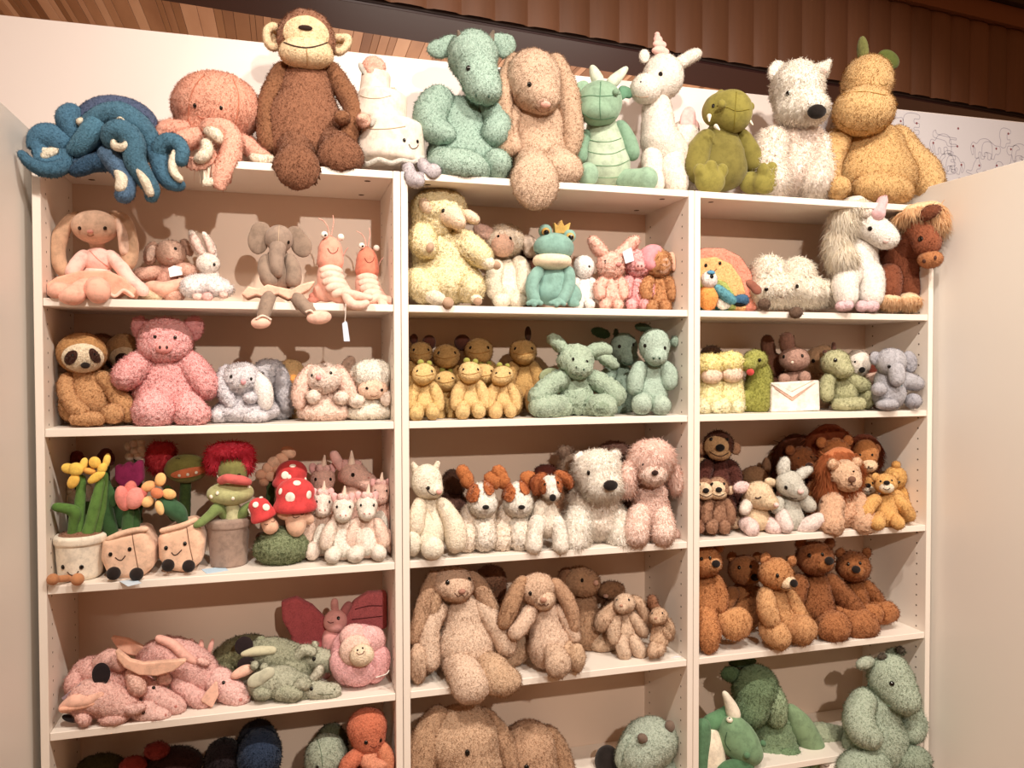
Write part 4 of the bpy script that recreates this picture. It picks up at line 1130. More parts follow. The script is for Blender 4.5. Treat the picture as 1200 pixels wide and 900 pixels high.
# ------------------------------------------------------------------ shelf B, middle bookcase
GOLD = '''
body {c} k=5 : E 0 22 12 16 0 10 | E 0 36 14 14 3 12
head {c} k=4 : E 0 0 14 12 8 12 | E {m} 4 11 9 14 11
~seam 9a6a2c on=head r=.4 : -10 1 -3 3 5 2 11 0
arm {c} : S -9 14 5 4 -15 26 6 8 -17 40 5 12
arm {c} : S 9 14 5 4 15 26 6 8 17 40 5 12
leg {c} k=3 : C -8 40 8 8 -9 47 8.5 24
leg {c} k=3 : C 9 40 8 8 10 46 8 24
*eye 14100e on=head : -8 -3 1.4 1.8 | 9 -3 1.4 1.8
'''
BUMP = "spine 8a8a2c x fur=velour : E -4 -13 4 4 -4\nspine 8a8a2c x fur=velour : E 6 -12 3.4 3.6 -4\n"
gg = 'small golden dinosaurs in the front row'
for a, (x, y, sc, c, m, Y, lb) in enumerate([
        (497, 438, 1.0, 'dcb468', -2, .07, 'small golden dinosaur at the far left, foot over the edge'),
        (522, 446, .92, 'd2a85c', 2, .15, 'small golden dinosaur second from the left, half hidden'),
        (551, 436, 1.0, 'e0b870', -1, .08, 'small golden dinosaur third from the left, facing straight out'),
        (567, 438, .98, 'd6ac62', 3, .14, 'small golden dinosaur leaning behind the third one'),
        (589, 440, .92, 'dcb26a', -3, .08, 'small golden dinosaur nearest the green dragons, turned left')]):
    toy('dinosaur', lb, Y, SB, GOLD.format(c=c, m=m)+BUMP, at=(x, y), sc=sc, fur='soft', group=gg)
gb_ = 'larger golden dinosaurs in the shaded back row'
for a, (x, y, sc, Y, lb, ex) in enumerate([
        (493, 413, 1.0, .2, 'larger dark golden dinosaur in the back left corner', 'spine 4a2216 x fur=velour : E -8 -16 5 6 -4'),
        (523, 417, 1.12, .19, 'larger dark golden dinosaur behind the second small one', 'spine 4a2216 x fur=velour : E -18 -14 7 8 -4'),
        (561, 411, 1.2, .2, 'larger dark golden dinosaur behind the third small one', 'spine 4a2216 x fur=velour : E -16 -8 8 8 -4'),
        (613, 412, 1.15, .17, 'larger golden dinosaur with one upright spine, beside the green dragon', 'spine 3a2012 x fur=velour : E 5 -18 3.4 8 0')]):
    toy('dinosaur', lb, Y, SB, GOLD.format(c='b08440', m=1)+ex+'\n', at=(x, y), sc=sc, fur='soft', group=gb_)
toy('dragon', 'crinkled sage green dragon with folded ears, sitting with big round feet forward', .10, SB, '''
body 8fae92 k=6 : E 674 450 18 18 0 14 | E 675 468 21 19 4 17
head 96b498 k=6 : E 674 422 21 18 10 17 | E 679 432 14 11 20 14
ear 8fae92 k=3 : S 660 410 6 8 653 402 6 8 647 397 5 8
ear 8fae92 k=3 : S 692 412 6 8 702 409 7 8 711 411 6 8
ear 8fae92 k=3 : S 700 416 5 6 712 422 6 8 720 428 5 8
*eye 14100e on=head pr=1 : 672 421 1.6 2 | 687.5 424 1.6 2
*nostril 2f4a3a on=head m=flat pr=1 : 676 430 1.2 1.2 | 684 433 1.2 1.2
~mouth 5a7a62 on=head r=.4 : 670 438 678 441 686 439
arm 8fae92 k=3 : S 658 444 10 6 644 452 10 14 630 466 10 22
arm 8fae92 k=3 : S 694 444 9 6 710 452 10 12 722 464 11 18
leg 96b498 k=4 : C 660 476 12 10 642 477 14 22 | E 640 477 19 13 26 14
leg 96b498 k=4 : C 690 476 12 10 705 477 14 22 | E 706 477 17 13 26 14
@pad 7d9a7c on=leg off=.5 : E 706 478 9 7 40 10
wing 7d8e62 x fur=velour : E 644 440 13 9 -8 3 -15
''', fur='crimp', ref=(675, 450))
toy('dragon', 'smooth pale green dragon in the shade, second of the two behind the crinkled one', .19, SB, '''
body 84a894 k=6 : E 728 446 14 20 0 12 | E 728 468 16 22 2 14
head 7d9c88 k=5 : E 731 408 16 18 6 15 | E 736 419 11 9 16 11
horn 3c4a34 x : E 722 391 3 6 4
ear 3c5a3c x : E 704 390 12 6 0 4 15
*eye 14100e on=head : 726 406 2 2.2 | 742 404 1.6 2
~mouth 44604e on=head r=.5 : 730 424 736 427 742 425
arm 84a894 : S 716 434 7 4 710 448 8 8 712 462 7 10
leg 84a894 k=3 : E 722 478 12 11 12
''', fur='soft', ref=(728, 440))
toy('dragon', 'smooth pale green dragon with stubby ears, at the right end of its shelf', .075, SB, '''
body 93b5a2 k=6 : E 764 440 15 20 0 13 | E 763 462 20 20 3 16
head 97b8a6 k=5 : E 767 405 18 20 8 17 | E 769 419 12 10 18 14
ear 7fa08c x : E 791 400 5.5 7 4 5
ear 35452e x : E 754 384 11 5 -8 4 10
*eye 14100e on=head : 756 405 2 2.4 | 779 408 2 2.4
*nostril 2f4a3a on=head m=flat : 766 420 1.3 1.4 | 773 420 1.3 1.4
~mouth 44604e on=head r=.5 : 760 427 768 430 776 427
arm 93b5a2 : S 775 428 7 4 783 438 9 10 784 450 7 14
arm 93b5a2 : S 750 430 7 4 745 444 8 8 744 456 7 10
leg 9dbda9 k=3 : C 756 468 10 8 752 474 12 20
leg 9dbda9 k=3 : C 770 468 10 8 774 475 12 20
''', fur='soft', ref=(764, 440))

# ------------------------------------------------------------------ shelf B, right bookcase
CH = '''
body f2e3a4 k=5 : E 0 26 15 18 0 13 | E 0 40 17 15 3 15
head f0dc8c k=4 : E 0 -2 17 13 6 14
face f0ceb2 fur=soft k=3 : E 3 10 13 10 12 10
leg f6ecc0 : C -8 44 8 8 -8 48 8 16
leg f6ecc0 : C 8 44 8 8 8 48 8 16
'''
toy('lamb', 'pale yellow curly lamb in the left corner of its shelf', .10, SB, CH, at=(831, 430), sc=1, fur='curl', group='pale yellow curly lambs')
toy('lamb', 'pale yellow curly lamb leaning right, beside the green and red bird', .10, SB, CH, at=(855, 428), sc=1.02, fur='curl', group='pale yellow curly lambs')
toy('animal', 'dark brown toy with only its round crown showing behind the yellow lambs', .2, SB, '''
body 4a2c1a k=4 : E 834 440 18 30
head 4a2c1a : E 834 416 13 11
''', fur='plush', ref=(834, 440))
toy('snake', 'mossy green curled snake with a small red mouth, beside the yellow lambs', .11, SB, '''
body 8a8a2c k=4 : S 888 430 11 6 890 446 13 4 886 462 15 4 886 474 14 6 | E 874 470 8 12 10 8
head 9a9a3c k=4 : E 885 422 14 12 10 13 | E 877 428 9 8 18 10
*mouth c02a20 on=head m=velour pr=.6 : 879 434 4.4 4 4
*eye 14100e on=head : 890 422 2 2.2
''', fur='plush', ref=(886, 450))
toy('bunny', 'dark brown bunny behind the envelope, one upright ear showing', .20, SB, '''
head 7a4a34 : E 905 428 15 15
ear 7a4a34 x : S 903 418 5 0 900 408 6 0 899 398 5 0
body 6a3c2a : E 905 462 16 22
''', fur='soft', ref=(905, 440))
toy('bunny', 'mauve-brown bunny popping out of a cream envelope', .13, SB, '''
body 9a6e5c k=4 : E 931 452 16 22
head a87c6a k=5 : E 931 421 18 14 8 15
ear 8a5c4a x : S 924 412 6 2 922 402 6.5 2 922 396 5.5 2
*nose f0d8c0 on=head m=velour pr=.6 : 928.5 424.5 1.8 1.8
*eye 14100e on=head : 918.5 418 1.8 2.2 | 940 417 1.8 2.2
arm a87c6a : E 919 444 7 6 22 6
arm a87c6a : E 943 442 7 7 22 6
envelope f4e6d8 fur=velour k=1 amp=.5 : G 24 3 1.5 903 450 956 447 957 479 903 481
flap c89a84 fur=velour x k=.5 amp=.3 : G 28.5 .6 .5 906 449 927 459 953 446 950 452 928 469 908 455
pocket_flap faeee2 fur=velour x k=.5 amp=.3 : G 29.5 .5 .4 904 450 928 465 955 448 953 447 928 460 906 449
''', fur='soft', ref=(930, 440))
toy('giraffe', 'tan giraffe with small horns in the shade behind the envelope and green toy', .21, SB, '''
head b88a60 k=4 : E 958 424 17 17 0 14 | E 966 412 9 8
body a87a54 : E 958 460 17 26
ear b88a60 x : E 968 410 6 5 4
*eye 14100e on=head : 953 423 2 2.4
''', fur='soft', ref=(958, 440))
toy('dinosaur', 'light moss green dinosaur with tiny brown horns and a long foot', .10, SB, '''
body a9a878 k=6 : E 984 446 12 16 0 12 | E 988 462 16 17 3 15
head b2b080 k=5 : E 979 425 17 15 8 15 | E 988 434 11 9 16 12
horn 4a2a20 x fur=velour : C 977 411 3 6 977 403 2.2 6
*horn 4a2a20 on=head m=velour : 966 412 3 3 3
*eye 14100e on=head : 979 422 2.2 2.4
~mouth 7a7848 on=head r=.4 : 983 437 988 440 994 436
arm a9a878 : S 972 442 6 6 968 454 7 10 969 464 6 14
arm a9a878 : S 994 446 7 6 1006 450 8 8 1014 454 6 8
leg b2b080 k=3 : C 982 474 7 16 1008 473 7 24 | E 996 474 17 7 22 9 -4
leg a9a878 k=3 : E 1016 467 9 12 10 11
''', fur='plush', ref=(985, 450))
toy('dog', 'white puppy with a rust brown ear, between the green dinosaur and the grey elephant', .14, SB, '''
body efdccc k=6 : E 1012 462 15 20 0 14
head f2e4d6 k=5 : E 1005 426 14 16 8 14
*nose 14100e on=head m=velour pr=.8 : 1009.5 432.5 3.6 3.4 3
*eye 14100e on=head : 1002 424 1.2 1.4
ear 7a2e18 x : E 1022 430 6.5 16 4 4 -8
arm f0c8b4 : S 1014 446 6 6 1024 445 6 10 1032 443 5.5 12
leg f0cdb8 k=3 : E 1034 471 12 9 18 12 -20
''', fur='soft', ref=(1010, 450))
toy('elephant', 'blue-grey plush elephant with one lifted foot, at the right end of its shelf', .035, SB, '''
body a8a6ae k=6 : E 1040 446 15 16 0 13 | E 1042 462 20 18 3 16
head aeacb4 k=6 : E 1044 424 18 16 8 16
trunk aeacb4 k=4 : S 1048 430 8 16 1051 438 7 20 1051 446 6 22
ear a09ea8 k=3 x : E 1066 424 10 13 2 4 -20
ear a8a6ae k=3 x : E 1026 420 8 8 2 4 10
*eye 14100e on=head : 1042 429.5 2 2.2 | 1056 429 1.4 2
arm a8a6ae : S 1054 446 8 4 1066 447 8 6 1076 450 6 8
arm a8a6ae : E 1030 456 9 8 14 8
leg a09ea8 k=3 : E 1070 470 9 9 12 10
leg a8a6ae k=3 : E 1040 474 14 7 14 10
scarf 2a6a74 x fur=velour : E 1053 450 4 8 12 4
''', fur='soft', ref=(1044, 450))

# ------------------------------------------------------------------ shelf C, left bookcase
toy('daffodil', 'smiling cream pot of yellow daffodils with brown ball feet, at the left of its shelf', .07, SHC, '''
pot e9dcc6 k=1 amp=.5 : Y 94 652 27 23 26 9
rim e9dcc6 k=1 amp=.4 : Y 94 631 29 28 6 4
soil 8a5a3e fur=soft k=2 : E 94 627 24 6 2 22
*eye 14100e on=pot : 74 664.5 2.4 2.8 | 95.5 664.5 2.4 2.8
~mouth 4a3020 on=pot r=.6 : 79 670 82 673 86 674 90 672 92 669
foot b5713e x k=1 : C 84 677 4 20 66 679 4 32 | E 62 679 6.5 6.5 38
foot b5713e x : E 91 679 7 7 38
stem 4f7a2a : S 91 634 5 6 92 610 5 6 94 585 4.5 6 96 560 3.5 6
stem 4f7a2a : S 101 631 5.5 10 108 606 5 10 113 585 4.5 10 118 564 3.5 10
stem 4a7226 : S 110 628 5 2 116 606 5 2 120 584 4 2 123 556 3 2
leaf 466e24 : S 84 632 4 10 86 612 4 12 88 600 4.5 14 78 596 4 14 65 594 3.5 14
leaf 2e5226 : E 126 578 8 18 -4 3 -20
petal f6c62a x k=2 : E 80 549 7.5 6 14 4 20
petal f6c62a x k=2 : E 89 550 8 8 16 5
petal f2b822 x k=2 : E 86 564 6 9 15 5 25
petal f6cc3a x k=2 : E 98 544 4.5 8 12 4 15
petal f2b822 x k=2 : E 111 542 6.5 7 14 4 -20
petal f6cc3a x k=2 : E 125 540 4 9 12 4 12
petal f6c62a x k=2 : E 120 549 5 7 15 4 30
petal e8a028 x k=2 : E 105 552 7 4 12 4 10
petal f6c62a x k=2 : E 113 559 11 5 16 4 -35
''', fur='velour', cat='plush flower pot', ref=(94, 660))
toy('snowdrop', 'white plush blossoms on green stems, behind the yellow daffodils', .18, SHC, '''
stem 3a5a24 k=2 : S 88 664 4 0 86 620 4 0 84 590 3.5 0
stem 3a5a24 k=2 : S 96 664 4 0 100 620 4 0 104 590 3.5 0
pot 8a6a50 k=1 : Y 94 650 16 14 20 6
petal ece4d6 x k=2 : E 76 586 7 8 2 5
petal ece4d6 x k=2 : E 87 583 7 9 3 5
petal ece4d6 x k=2 : E 103 578 6 10 2 5
petal ece4d6 x k=2 : E 82 575 5 6 2 5
''', fur='velour', cat='plush flower', ref=(94, 640))
for lb, x, y, c in (('dark red plush rose in the shaded back left corner', 90, 537, '6a2018'), ('dark red plush rose behind the daffodils, second from the corner', 124, 534, '5a1c18')):
    toy('rose', lb, .22, SHC, '''
petal %s k=1 : E -3 2 7 9 2 6 15 | E 4 3 6 9 3 6 -15
petal %s k=1 : E 0 -3 7 6 0 6
stem 2a3a1c : S 0 10 3 0 2 50 3 0 2 110 3.5 0
pot 4a3020 k=1 : Y 2 110 14 12 16 5
''' % (c, c), at=(x, y), fur='velour', cat='plush flower', group='dark red roses in the back corner')
toy('tulip', 'smiling beige bag pot with a salmon pink tulip and black ball feet', .08, SHC, '''
pot e8b896 k=5 amp=.6 : G 0 18 9 134 634 148 628 168 625 175 640 174 656 164 664 148 664 138 660 133 648
rim e8b896 k=1 amp=.4 : S 127 632 3 22 138 627 3 25 154 622 3 26 171 620 3 24
~seam 7a5640 on=pot r=.5 : 155 626 158 645 162 666
*eye 14100e on=pot : 129.5 649.5 2.2 2.6 | 152 643.5 2.2 2.6
~mouth 3a241a on=pot r=.6 : 135 653 139 656 143 656 147 651
foot 1c1412 x : E 133 672 7.5 7.5 36
foot 1c1412 x : E 160 673 7.5 7.5 38
_swing_tag cfe0ee : 140 681 158 678 166 683 150 687
stem 2f5428 : S 150 628 5 4 150 612 5 4 151 598 4.5 6
leaf 24461f x : S 132 628 6 0 124 604 8 0 122 584 6 -2 126 566 3 -2
leaf 24461f x : S 156 628 5 0 158 606 5 0 156 594 3 0
petal e07468 k=2 : E 144 584 8 15 12 8 -12
petal d86458 k=2 : E 152 578 8 15 6 8 10
petal e88478 k=2 : E 158 584 10 13 14 8 20
petal d05a50 k=2 : E 166 578 6 7 12 5 40
''', fur='velour', cat='plush flower pot', ref=(154, 650))
toy('tulip', 'magenta plush tulip with dark leaves, behind the salmon pink tulip', .16, SHC, '''
petal c01a78 k=2 : G 4 4 4 140 548 145 552 151 545 157 549 164 543 165 560 158 568 146 568 140 560
petal a8146a k=2 : E 152 554 12 12 2 9
stem 24401c : S 152 566 4 0 152 620 4 0 152 660 4 0
leaf 1f3a1a : E 138 600 7 30 0 3 -6
pot 6a4a38 k=1 : Y 152 645 16 14 18 5
''', fur='velour', cat='plush flower', ref=(152, 620))
toy('lily', 'cluster of cream plush bell flowers high up behind the magenta tulip', .20, SHC, '''
petal dcc4a8 x k=1 : E 150 523 4 5 2
petal dcc4a8 x k=1 : E 157 520 5 5 3
petal dcc4a8 x k=1 : E 165 519 5 4 3
petal dcc4a8 x k=1 : E 166 527 5 5 4
petal dcc4a8 x k=1 : E 158 529 5 4 4
petal dcc4a8 x k=1 : E 152 535 5 5 4
petal dcc4a8 x k=1 : E 162 535 5 4.5 5
petal dcc4a8 x k=1 : E 169 532 4.5 4.5 5
petal dcc4a8 x k=1 : E 166 541 5 4 5
stem 2e4a22 : S 160 530 3 0 163 580 3 0 163 650 3 0
pot 5a4232 k=1 : Y 163 645 12 11 16 5
''', fur='velour', cat='plush flower', ref=(160, 600))
toy('orchid', 'smiling beige bag pot with a yellow and orange orchid and one dark leaf', .09, SHC, '''
pot e8b490 k=5 amp=.6 : G 0 18 9 198 628 212 620 226 616 232 632 230 648 220 656 206 654 199 646
rim e8b490 k=1 amp=.4 : S 190 622 3 22 202 619 3 25 216 615 3 26 229 609 3 22
~seam 7a5640 on=pot r=.5 : 219 618 222 638 226 656
*eye 14100e on=pot : 194.6 642 2.2 2.6 | 216.7 637 2.2 2.6
~mouth 3a241a on=pot r=.6 : 201 647 204 650 208 649 213 644
foot 1c1412 x : E 197 662 7 7 34
foot 1c1412 x : E 221 663 7 7 36
stem 33511f : S 214 616 3 4 206 600 3 8 192 586 3 10
leaf 2c5232 x k=2 : S 216 612 4 12 208 600 9 14 196 592 8 14 188 586 4 14
lip d8703a k=1 : E 184 578 7 6 24 5 30
petal f2b25c x k=1 : E 188 562 6 8 20 4 10
petal f2b25c x k=1 : E 198 579 8 6 20 4 20
petal f6c070 x k=1 : E 187 595 4.5 9 22 4 -15
petal eda256 x k=1 : E 174 570 8 6 18 4 -25
petal f6c070 x k=1 : E 173 588 7 6 20 4 -40
''', fur='velour', cat='plush flower pot', ref=(215, 640))
toy('flytrap', 'olive monster plant with an orange grin and shaggy red hair, in the back row', .19, SHC, '''
head 6f6a26 k=4 : E 218 549 24 17 6 18
@lips d8642a on=head off=2 res=1 : E 222 554 21 5.5 24 20 -8
*tooth efe6d0 on=head pr=3 : 211 556 1.8 2 | 220 555 1.8 2 | 229 553 1.8 2
~eyelid 2a2410 on=head r=.5 : 206 538 208 537 211 538
hair c81c2c fur=shag : E 186 536 13 18 2 10 | E 196 528 8 10
stem 33481c : S 218 560 5 0 216 600 6 0 214 640 6 0
pot 5a3a2c k=1 : Y 214 644 18 15 20 6
leaf 33481c x : E 200 590 8 22 4 3 -10
''', fur='velour', cat='plush plant', ref=(215, 600))
toy('flytrap', 'grumpy green monster plant with fat red lips and red hair in a taupe pot', .10, SHC, '''
pot 8f7464 k=1 amp=.5 : Y 268 637 24 20 28 5
rim 9a7e6e k=1 amp=.4 : Y 268 612 26 25 6 4
_swing_tag bcd8ec : 236 667 262 664 268 668 242 672
stem c2c08a k=2 : S 272 610 8 6 272 598 8 8 271 588 7 8
jaw a8a86a k=4 : E 270 578 26 14 10 20
head 6e6c30 k=4 : E 273 551 17 19 6 15
lips c84a44 k=1 : S 259 563 4.5 24 266 561 5 30 276 562 5 32 284 563 5 30 291 565 4 24
*tooth f0e8d4 on=jaw pr=.6 : 248 582 2.4 2.6 | 255 578 2 2.4 | 273 584 2 2.4 | 291 571 2 2.4
*tooth f0e8d4 on=head pr=.6 : 254 553 1.6 2 | 251 560 1.6 2
*eye 14100e on=head : 268 556 2.2 1 | 280 556 2.2 1
hair e01c40 fur=shag len=1.2 k=5 : E 270 528 24 10 2 18 | E 252 540 9 14 0 12 | E 288 540 8 15 2 12
leaf 5f7a30 x k=2 : S 264 606 4 8 256 596 6 16 248 602 5 22 236 612 4 28 229 616 2 30
leaf 5f7a30 x k=2 : S 280 606 4 8 288 598 6 12 294 592 4 12
''', fur='velour', cat='plush plant', ref=(268, 640))
toy('flower', 'peach plush blossom spike with layered petals, leaning behind the toadstools', .18, SHC, '''
petal e8b48e x k=1 : E 338 530 9 7 6 5 30
petal e0a680 x k=1 : E 330 538 8 7 7 5 20
petal e8b48e x k=1 : E 321 542 8 7 8 5 -20
petal d89a74 x k=1 : E 327 550 8 6 9 5 10
petal e0a680 x k=1 : E 314 549 7 7 8 5 -20
petal d89a74 x k=1 : E 306 556 7 6 8 5 -10
petal e0a680 x k=1 : E 317 558 7 6 9 5 30
petal c88a64 x k=1 : E 309 565 6 5 8 5 20
stem 33481c : S 318 556 4 0 316 600 4 0 316 640 4 0
pot 6a4a38 k=1 : Y 316 642 16 14 18 5
''', fur='velour', cat='plush flower', ref=(318, 600))
toy('toadstool', 'trio of red spotted toadstools with smiling stems on a mossy green mound', .08, SHC, '''
mound 6f7f52 fur=curl k=6 : E 330 642 31 20 0 24 | E 330 636 24 18 0 20
stem e8b492 k=4 : E 347 612 12 17 14 11 | C 347 592 9 10 347 606 11 12
~eyelid 5a3020 on=stem r=.5 : 341 601 343 603 346 602
~eyelid 5a3020 on=stem r=.5 : 352 602 354 603 357 601
~mouth 5a3020 on=stem r=.5 : 343 605 346 607 351 605
arm e8b492 x : S 338 604 5 12 330 601 5 12
arm e8b492 x : S 356 606 5 12 363 609 4.5 12
cap c81a1c k=3 : Y 346 587 17 28 12 9 10 0 | E 346 577 22 17 10 20
back_cap b81618 k=3 : Y 341 562 14 23 12 8 -14 10 | E 342 554 18 15 -14 16
small_cap c81a1c k=3 : Y 307 600 9 17 9 6 16 -22 | E 304 594 12 11 16 11
small_stem dca480 : C 309 604 7 14 317 617 9 16
~eyelid 5a3020 on=small_stem r=.4 : 310 614 312 615 314 614
~eyelid 5a3020 on=small_stem r=.4 : 318 611 320 612 322 610
*spot f4ead8 on=cap m=velour pr=0 : 340 583 5.8 6.2 1.2 | 362 580 3.8 5.2 1.2 | 348 566 4.6 4.2 1.2 | 328.5 576 2.6 4 1.2
*spot f4ead8 on=back_cap m=velour pr=0 : 334 557 4.8 4.8 1.2 | 343 546 4 2.4 1.2 | 339 559 2.4 3 1.2 | 358 563 3 4 1.2
*spot f4ead8 on=small_cap m=velour pr=0 : 312 594.5 4.6 4.4 1.2 | 299.5 591.5 3.6 3.6 1.2 | 292 600 1.8 4 1.2 | 306 583 3.4 1.8 1.2
''', fur='velour', cat='plush toadstools', ref=(330, 640))
UNI = '''
body {b} k=6 : E 0 28 14 18 0 12 | E 0 44 17 16 3 14
@belly f6efe0 on=body off=.8 : E 0 42 12 20 24 20
head {h} k=4 : E 0 -2 12.5 12 6 12 | E 0 8 9.5 8.5 12 11
horn e8cdb4 x fur=velour : C 1 -13 3.6 8 2 -26 1 8
ear e8a8a4 x fur=velour : E -9 -12 4.5 7 4 3 -20
ear e8a8a4 x fur=velour : E 9 -12 4.5 7 4 3 20
forelock f0bdb4 x k=1 : E -3 -13 4 5 9 | E 4 -12 4 5 9
*eye 14100e on=head : -7 -2 1.5 1.8 | 8 -2 1.5 1.8
*nostril c08a80 on=head m=flat : -3 8 1 1.2 | 3 8 1 1.2
arm {b} : S -11 18 5 4 -17 30 6.5 8 -20 42 6 10
arm {b} : S 11 18 5 4 17 30 6.5 8 20 42 6 10
leg {h} k=3 : C -8 50 8 8 -12 55 9 20
leg {h} k=3 : C 9 50 8 8 14 54 9 20
'''
ug = 'pink and cream unicorns at the right of the flower pots'
for x, y, sc, Y, b, h, lb in [
        (402, 596, 1.0, .06, 'f4ddca', 'f6ecdc', 'cream unicorn in front, middle of the seated three, mouth closed'),
        (430, 594, 1.0, .06, 'f2cdb8', 'f6e8d8', 'cream and pink unicorn in front, nearest the right side panel'),
        (378, 590, .98, .11, 'f0cdb8', 'f4e0d0', 'cream and pink unicorn in front, half hidden beside the toadstools')]:
    toy('unicorn', lb, Y, SHC, UNI.format(b=b, h=h), at=(x, y), sc=sc, fur='soft', group=ug)
for x, y, sc, Y, lb in [
        (378, 564, 1.15, .19, 'rosy unicorn in the back row, looking over the toadstools'),
        (446, 577, .88, .12, 'small rosy unicorn in the back row against the right side panel')]:
    toy('unicorn', lb, Y, SHC, UNI.format(b='eab8a4', h='eebeac'), at=(x, y), sc=sc, fur='soft', group=ug)
toy('unicorn', 'biggest rosy unicorn in the back row, its long face turned right', .17, SHC, '''
body eab8a4 k=6 : E 416 600 20 40 0 16
head eebeac k=6 : E 414 556 16 14 6 14 | E 428 564 13 10 10 12 | E 434 569 9 8 12 9
horn f0d8c0 x fur=velour : C 412 544 4.5 8 412 529 1.2 8
ear e8b0a8 x fur=velour : S 400 548 4 2 394 538 4 2 391 532 3 2
mane eab0a8 x k=1 : E 404 546 7 8 2 | E 402 558 6 8 2 | E 418 544 6 5 6
@dark_patch 1c1414 x on=body off=1 fur=velour : E 403 566 6 12 20
*eye 14100e on=head : 413.5 556.5 2.2 2.6
*nostril c08a80 on=head m=flat : 432 560 1.4 1.2
arm eab8a4 : S 428 580 6 4 436 600 7 6 438 620 7 8
''', fur='soft', ref=(416, 600))

# ------------------------------------------------------------------ shelf C, middle bookcase
toy('cat', 'cream cat with a pink nose and stitched whiskers, in the left corner of its shelf', .06, SHC, '''
body f2e4ca k=8 : E 503 598 15 22 0 13 | E 505 622 19 22 4 16
head f4e8d0 k=5 : E 500 564 18 20 8 16 | E 509 574 10 9 16 12
ear eddcc4 x : C 509 552 5 2 513 543 3 2
ear eddcc4 x : C 487 550 5 2 484 544 3 2
*nose e8a094 on=head m=velour pr=.8 : 513.5 576 3.4 3 3
*eye 14100e on=head : 502 572 2 2.4
~mouth 3a2a20 on=head r=.5 : 499 571 503 577 508 580 511 579
~seam d8c4a0 on=body r=.5 : 494 590 502 598 508 610
arm f2e0c4 : S 492 590 7 8 488 606 8 14 487 620 7 16
arm f2e0c4 : S 517 590 7 8 528 606 9 14 534 622 11 18 534 636 10 20
leg f4e8d0 k=3 : C 498 634 10 12 506 640 12 26 | E 507 642 13 12 28 10
leg f4e8d0 k=3 : E 484 636 9 14 20 10
''', fur='soft', ref=(505, 610))
SPN = '''
body f0ddca k=8 : E -4 28 20 22 -6 18 | E -6 40 22 16 -8 20
head f8efe2 k=6 : E 0 4 15 18 10 14 | E 3 12 14 13 16 14
@patch b35a1c on=head off=2.6 fur=plush : E -13 -8 11 17 24 24 -12
@patch b35a1c on=head off=2.6 fur=plush : E 12 -12 8 12 24 24 12
ear b8621e x k=4 fur=crimp : E -17 -18 8 11 6 6 -20 | E -22 -28 7 7 6 5
ear b8621e x k=4 fur=crimp : E 13 -19 10 9 4 6 25 | E 18 -15 6 8 6 5
*nose 14100e on=head m=velour pr=.8 : 5 14 4 2.6 3
*eye 14100e on=head pr=1.6 : -8 -8 1.6 2 | 9 -9 1.4 1.8
leg f4e6d6 k=4 : S 2 34 10 10 4 46 10 16 4 54 10 18
leg f0dcc8 k=4 : S -18 40 10 4 -16 50 10 10 -18 56 9 12
'''
toy('dog', 'white puppy with rust brown ears, right beside the cream cat', .08, SHC, SPN, at=(564, 580), sc=1, fur='curl', ref=None, group='white puppies with rust brown ears')
toy('dog', 'white puppy with rust brown ears, between its twin and the small beagle', .08, SHC, SPN, at=(606, 580), sc=1, fur='curl', group='white puppies with rust brown ears')
toy('dog', 'small beagle puppy with brown ears and a black button nose, standing at the edge', .045, SHC, '''
body f0e0cc k=8 : E 638 604 16 20 -2 15 | E 642 616 17 14 0 15
head f8efe2 k=5 : E 645 570 13 13 8 13 | E 648 579 8.5 7.5 16 9
@patch a8541a on=head off=1.5 : E 634 570 7 15 20 20
@patch a8541a on=head off=1.5 : E 657 566 5.5 11 20 20
ear 9a4a16 x k=2 : S 636 558 5 2 629 566 7 2 629 576 5 2
ear a8541a x k=2 : S 654 556 5 2 664 562 6 2 668 570 3 2
*nose 14100e on=head m=velour pr=.8 : 648 582 4 4.4 3.4
*eye 14100e on=head pr=1.5 : 639 568 1.5 1.8 | 653 566 1.5 1.8
~mouth 3a2418 on=head r=.4 : 644 588 648 590 652 588
leg f4e8d8 k=3 : S 630 612 9 8 626 628 8 14 626 640 9 18
leg f4e8d8 k=3 : S 652 612 9 8 656 628 8 14 657 640 9 18
''', fur='plush', ref=(640, 610))
toy('dog', 'white shaggy terrier with a wide black nose, sitting between beagle and poodle', .09, SHC, '''
body f0e2d4 k=10 : E 696 590 32 24 -4 26 | E 698 612 38 22 -2 28
head f8eee2 k=8 : E 700 552 28 25 12 24 | E 706 570 23 18 22 22
ear f4e8dc k=3 len=.6 x : E 681 538 9 9 8 5 -20
ear f4e8dc k=3 len=.6 x : E 720 534 8 9 6 5 20
*nose 17110f on=head m=velour pr=1.2 : 713 569.5 8.5 6 6
*eye 14100e on=head pr=3 : 690.5 554 2 3
leg f8eee2 k=5 : S 680 606 15 8 675 622 15 16 673 636 14 22
leg f8eee2 k=5 : S 720 606 14 8 726 622 14 16 728 634 14 22
''', fur='shag', ref=(698, 590))
toy('dog', 'cream shaggy terrier in the back, peeking out left of the white terrier', .19, SHC, '''
body c8b29c k=8 : E 668 606 22 26
head d8c4b0 k=5 : E 674 552 20 22 4
ear b89a84 x : E 663 530 9 7 4 4 25
*eye 14100e on=head pr=2 : 672 560 2 3
''', fur='shag', ref=(672, 600))
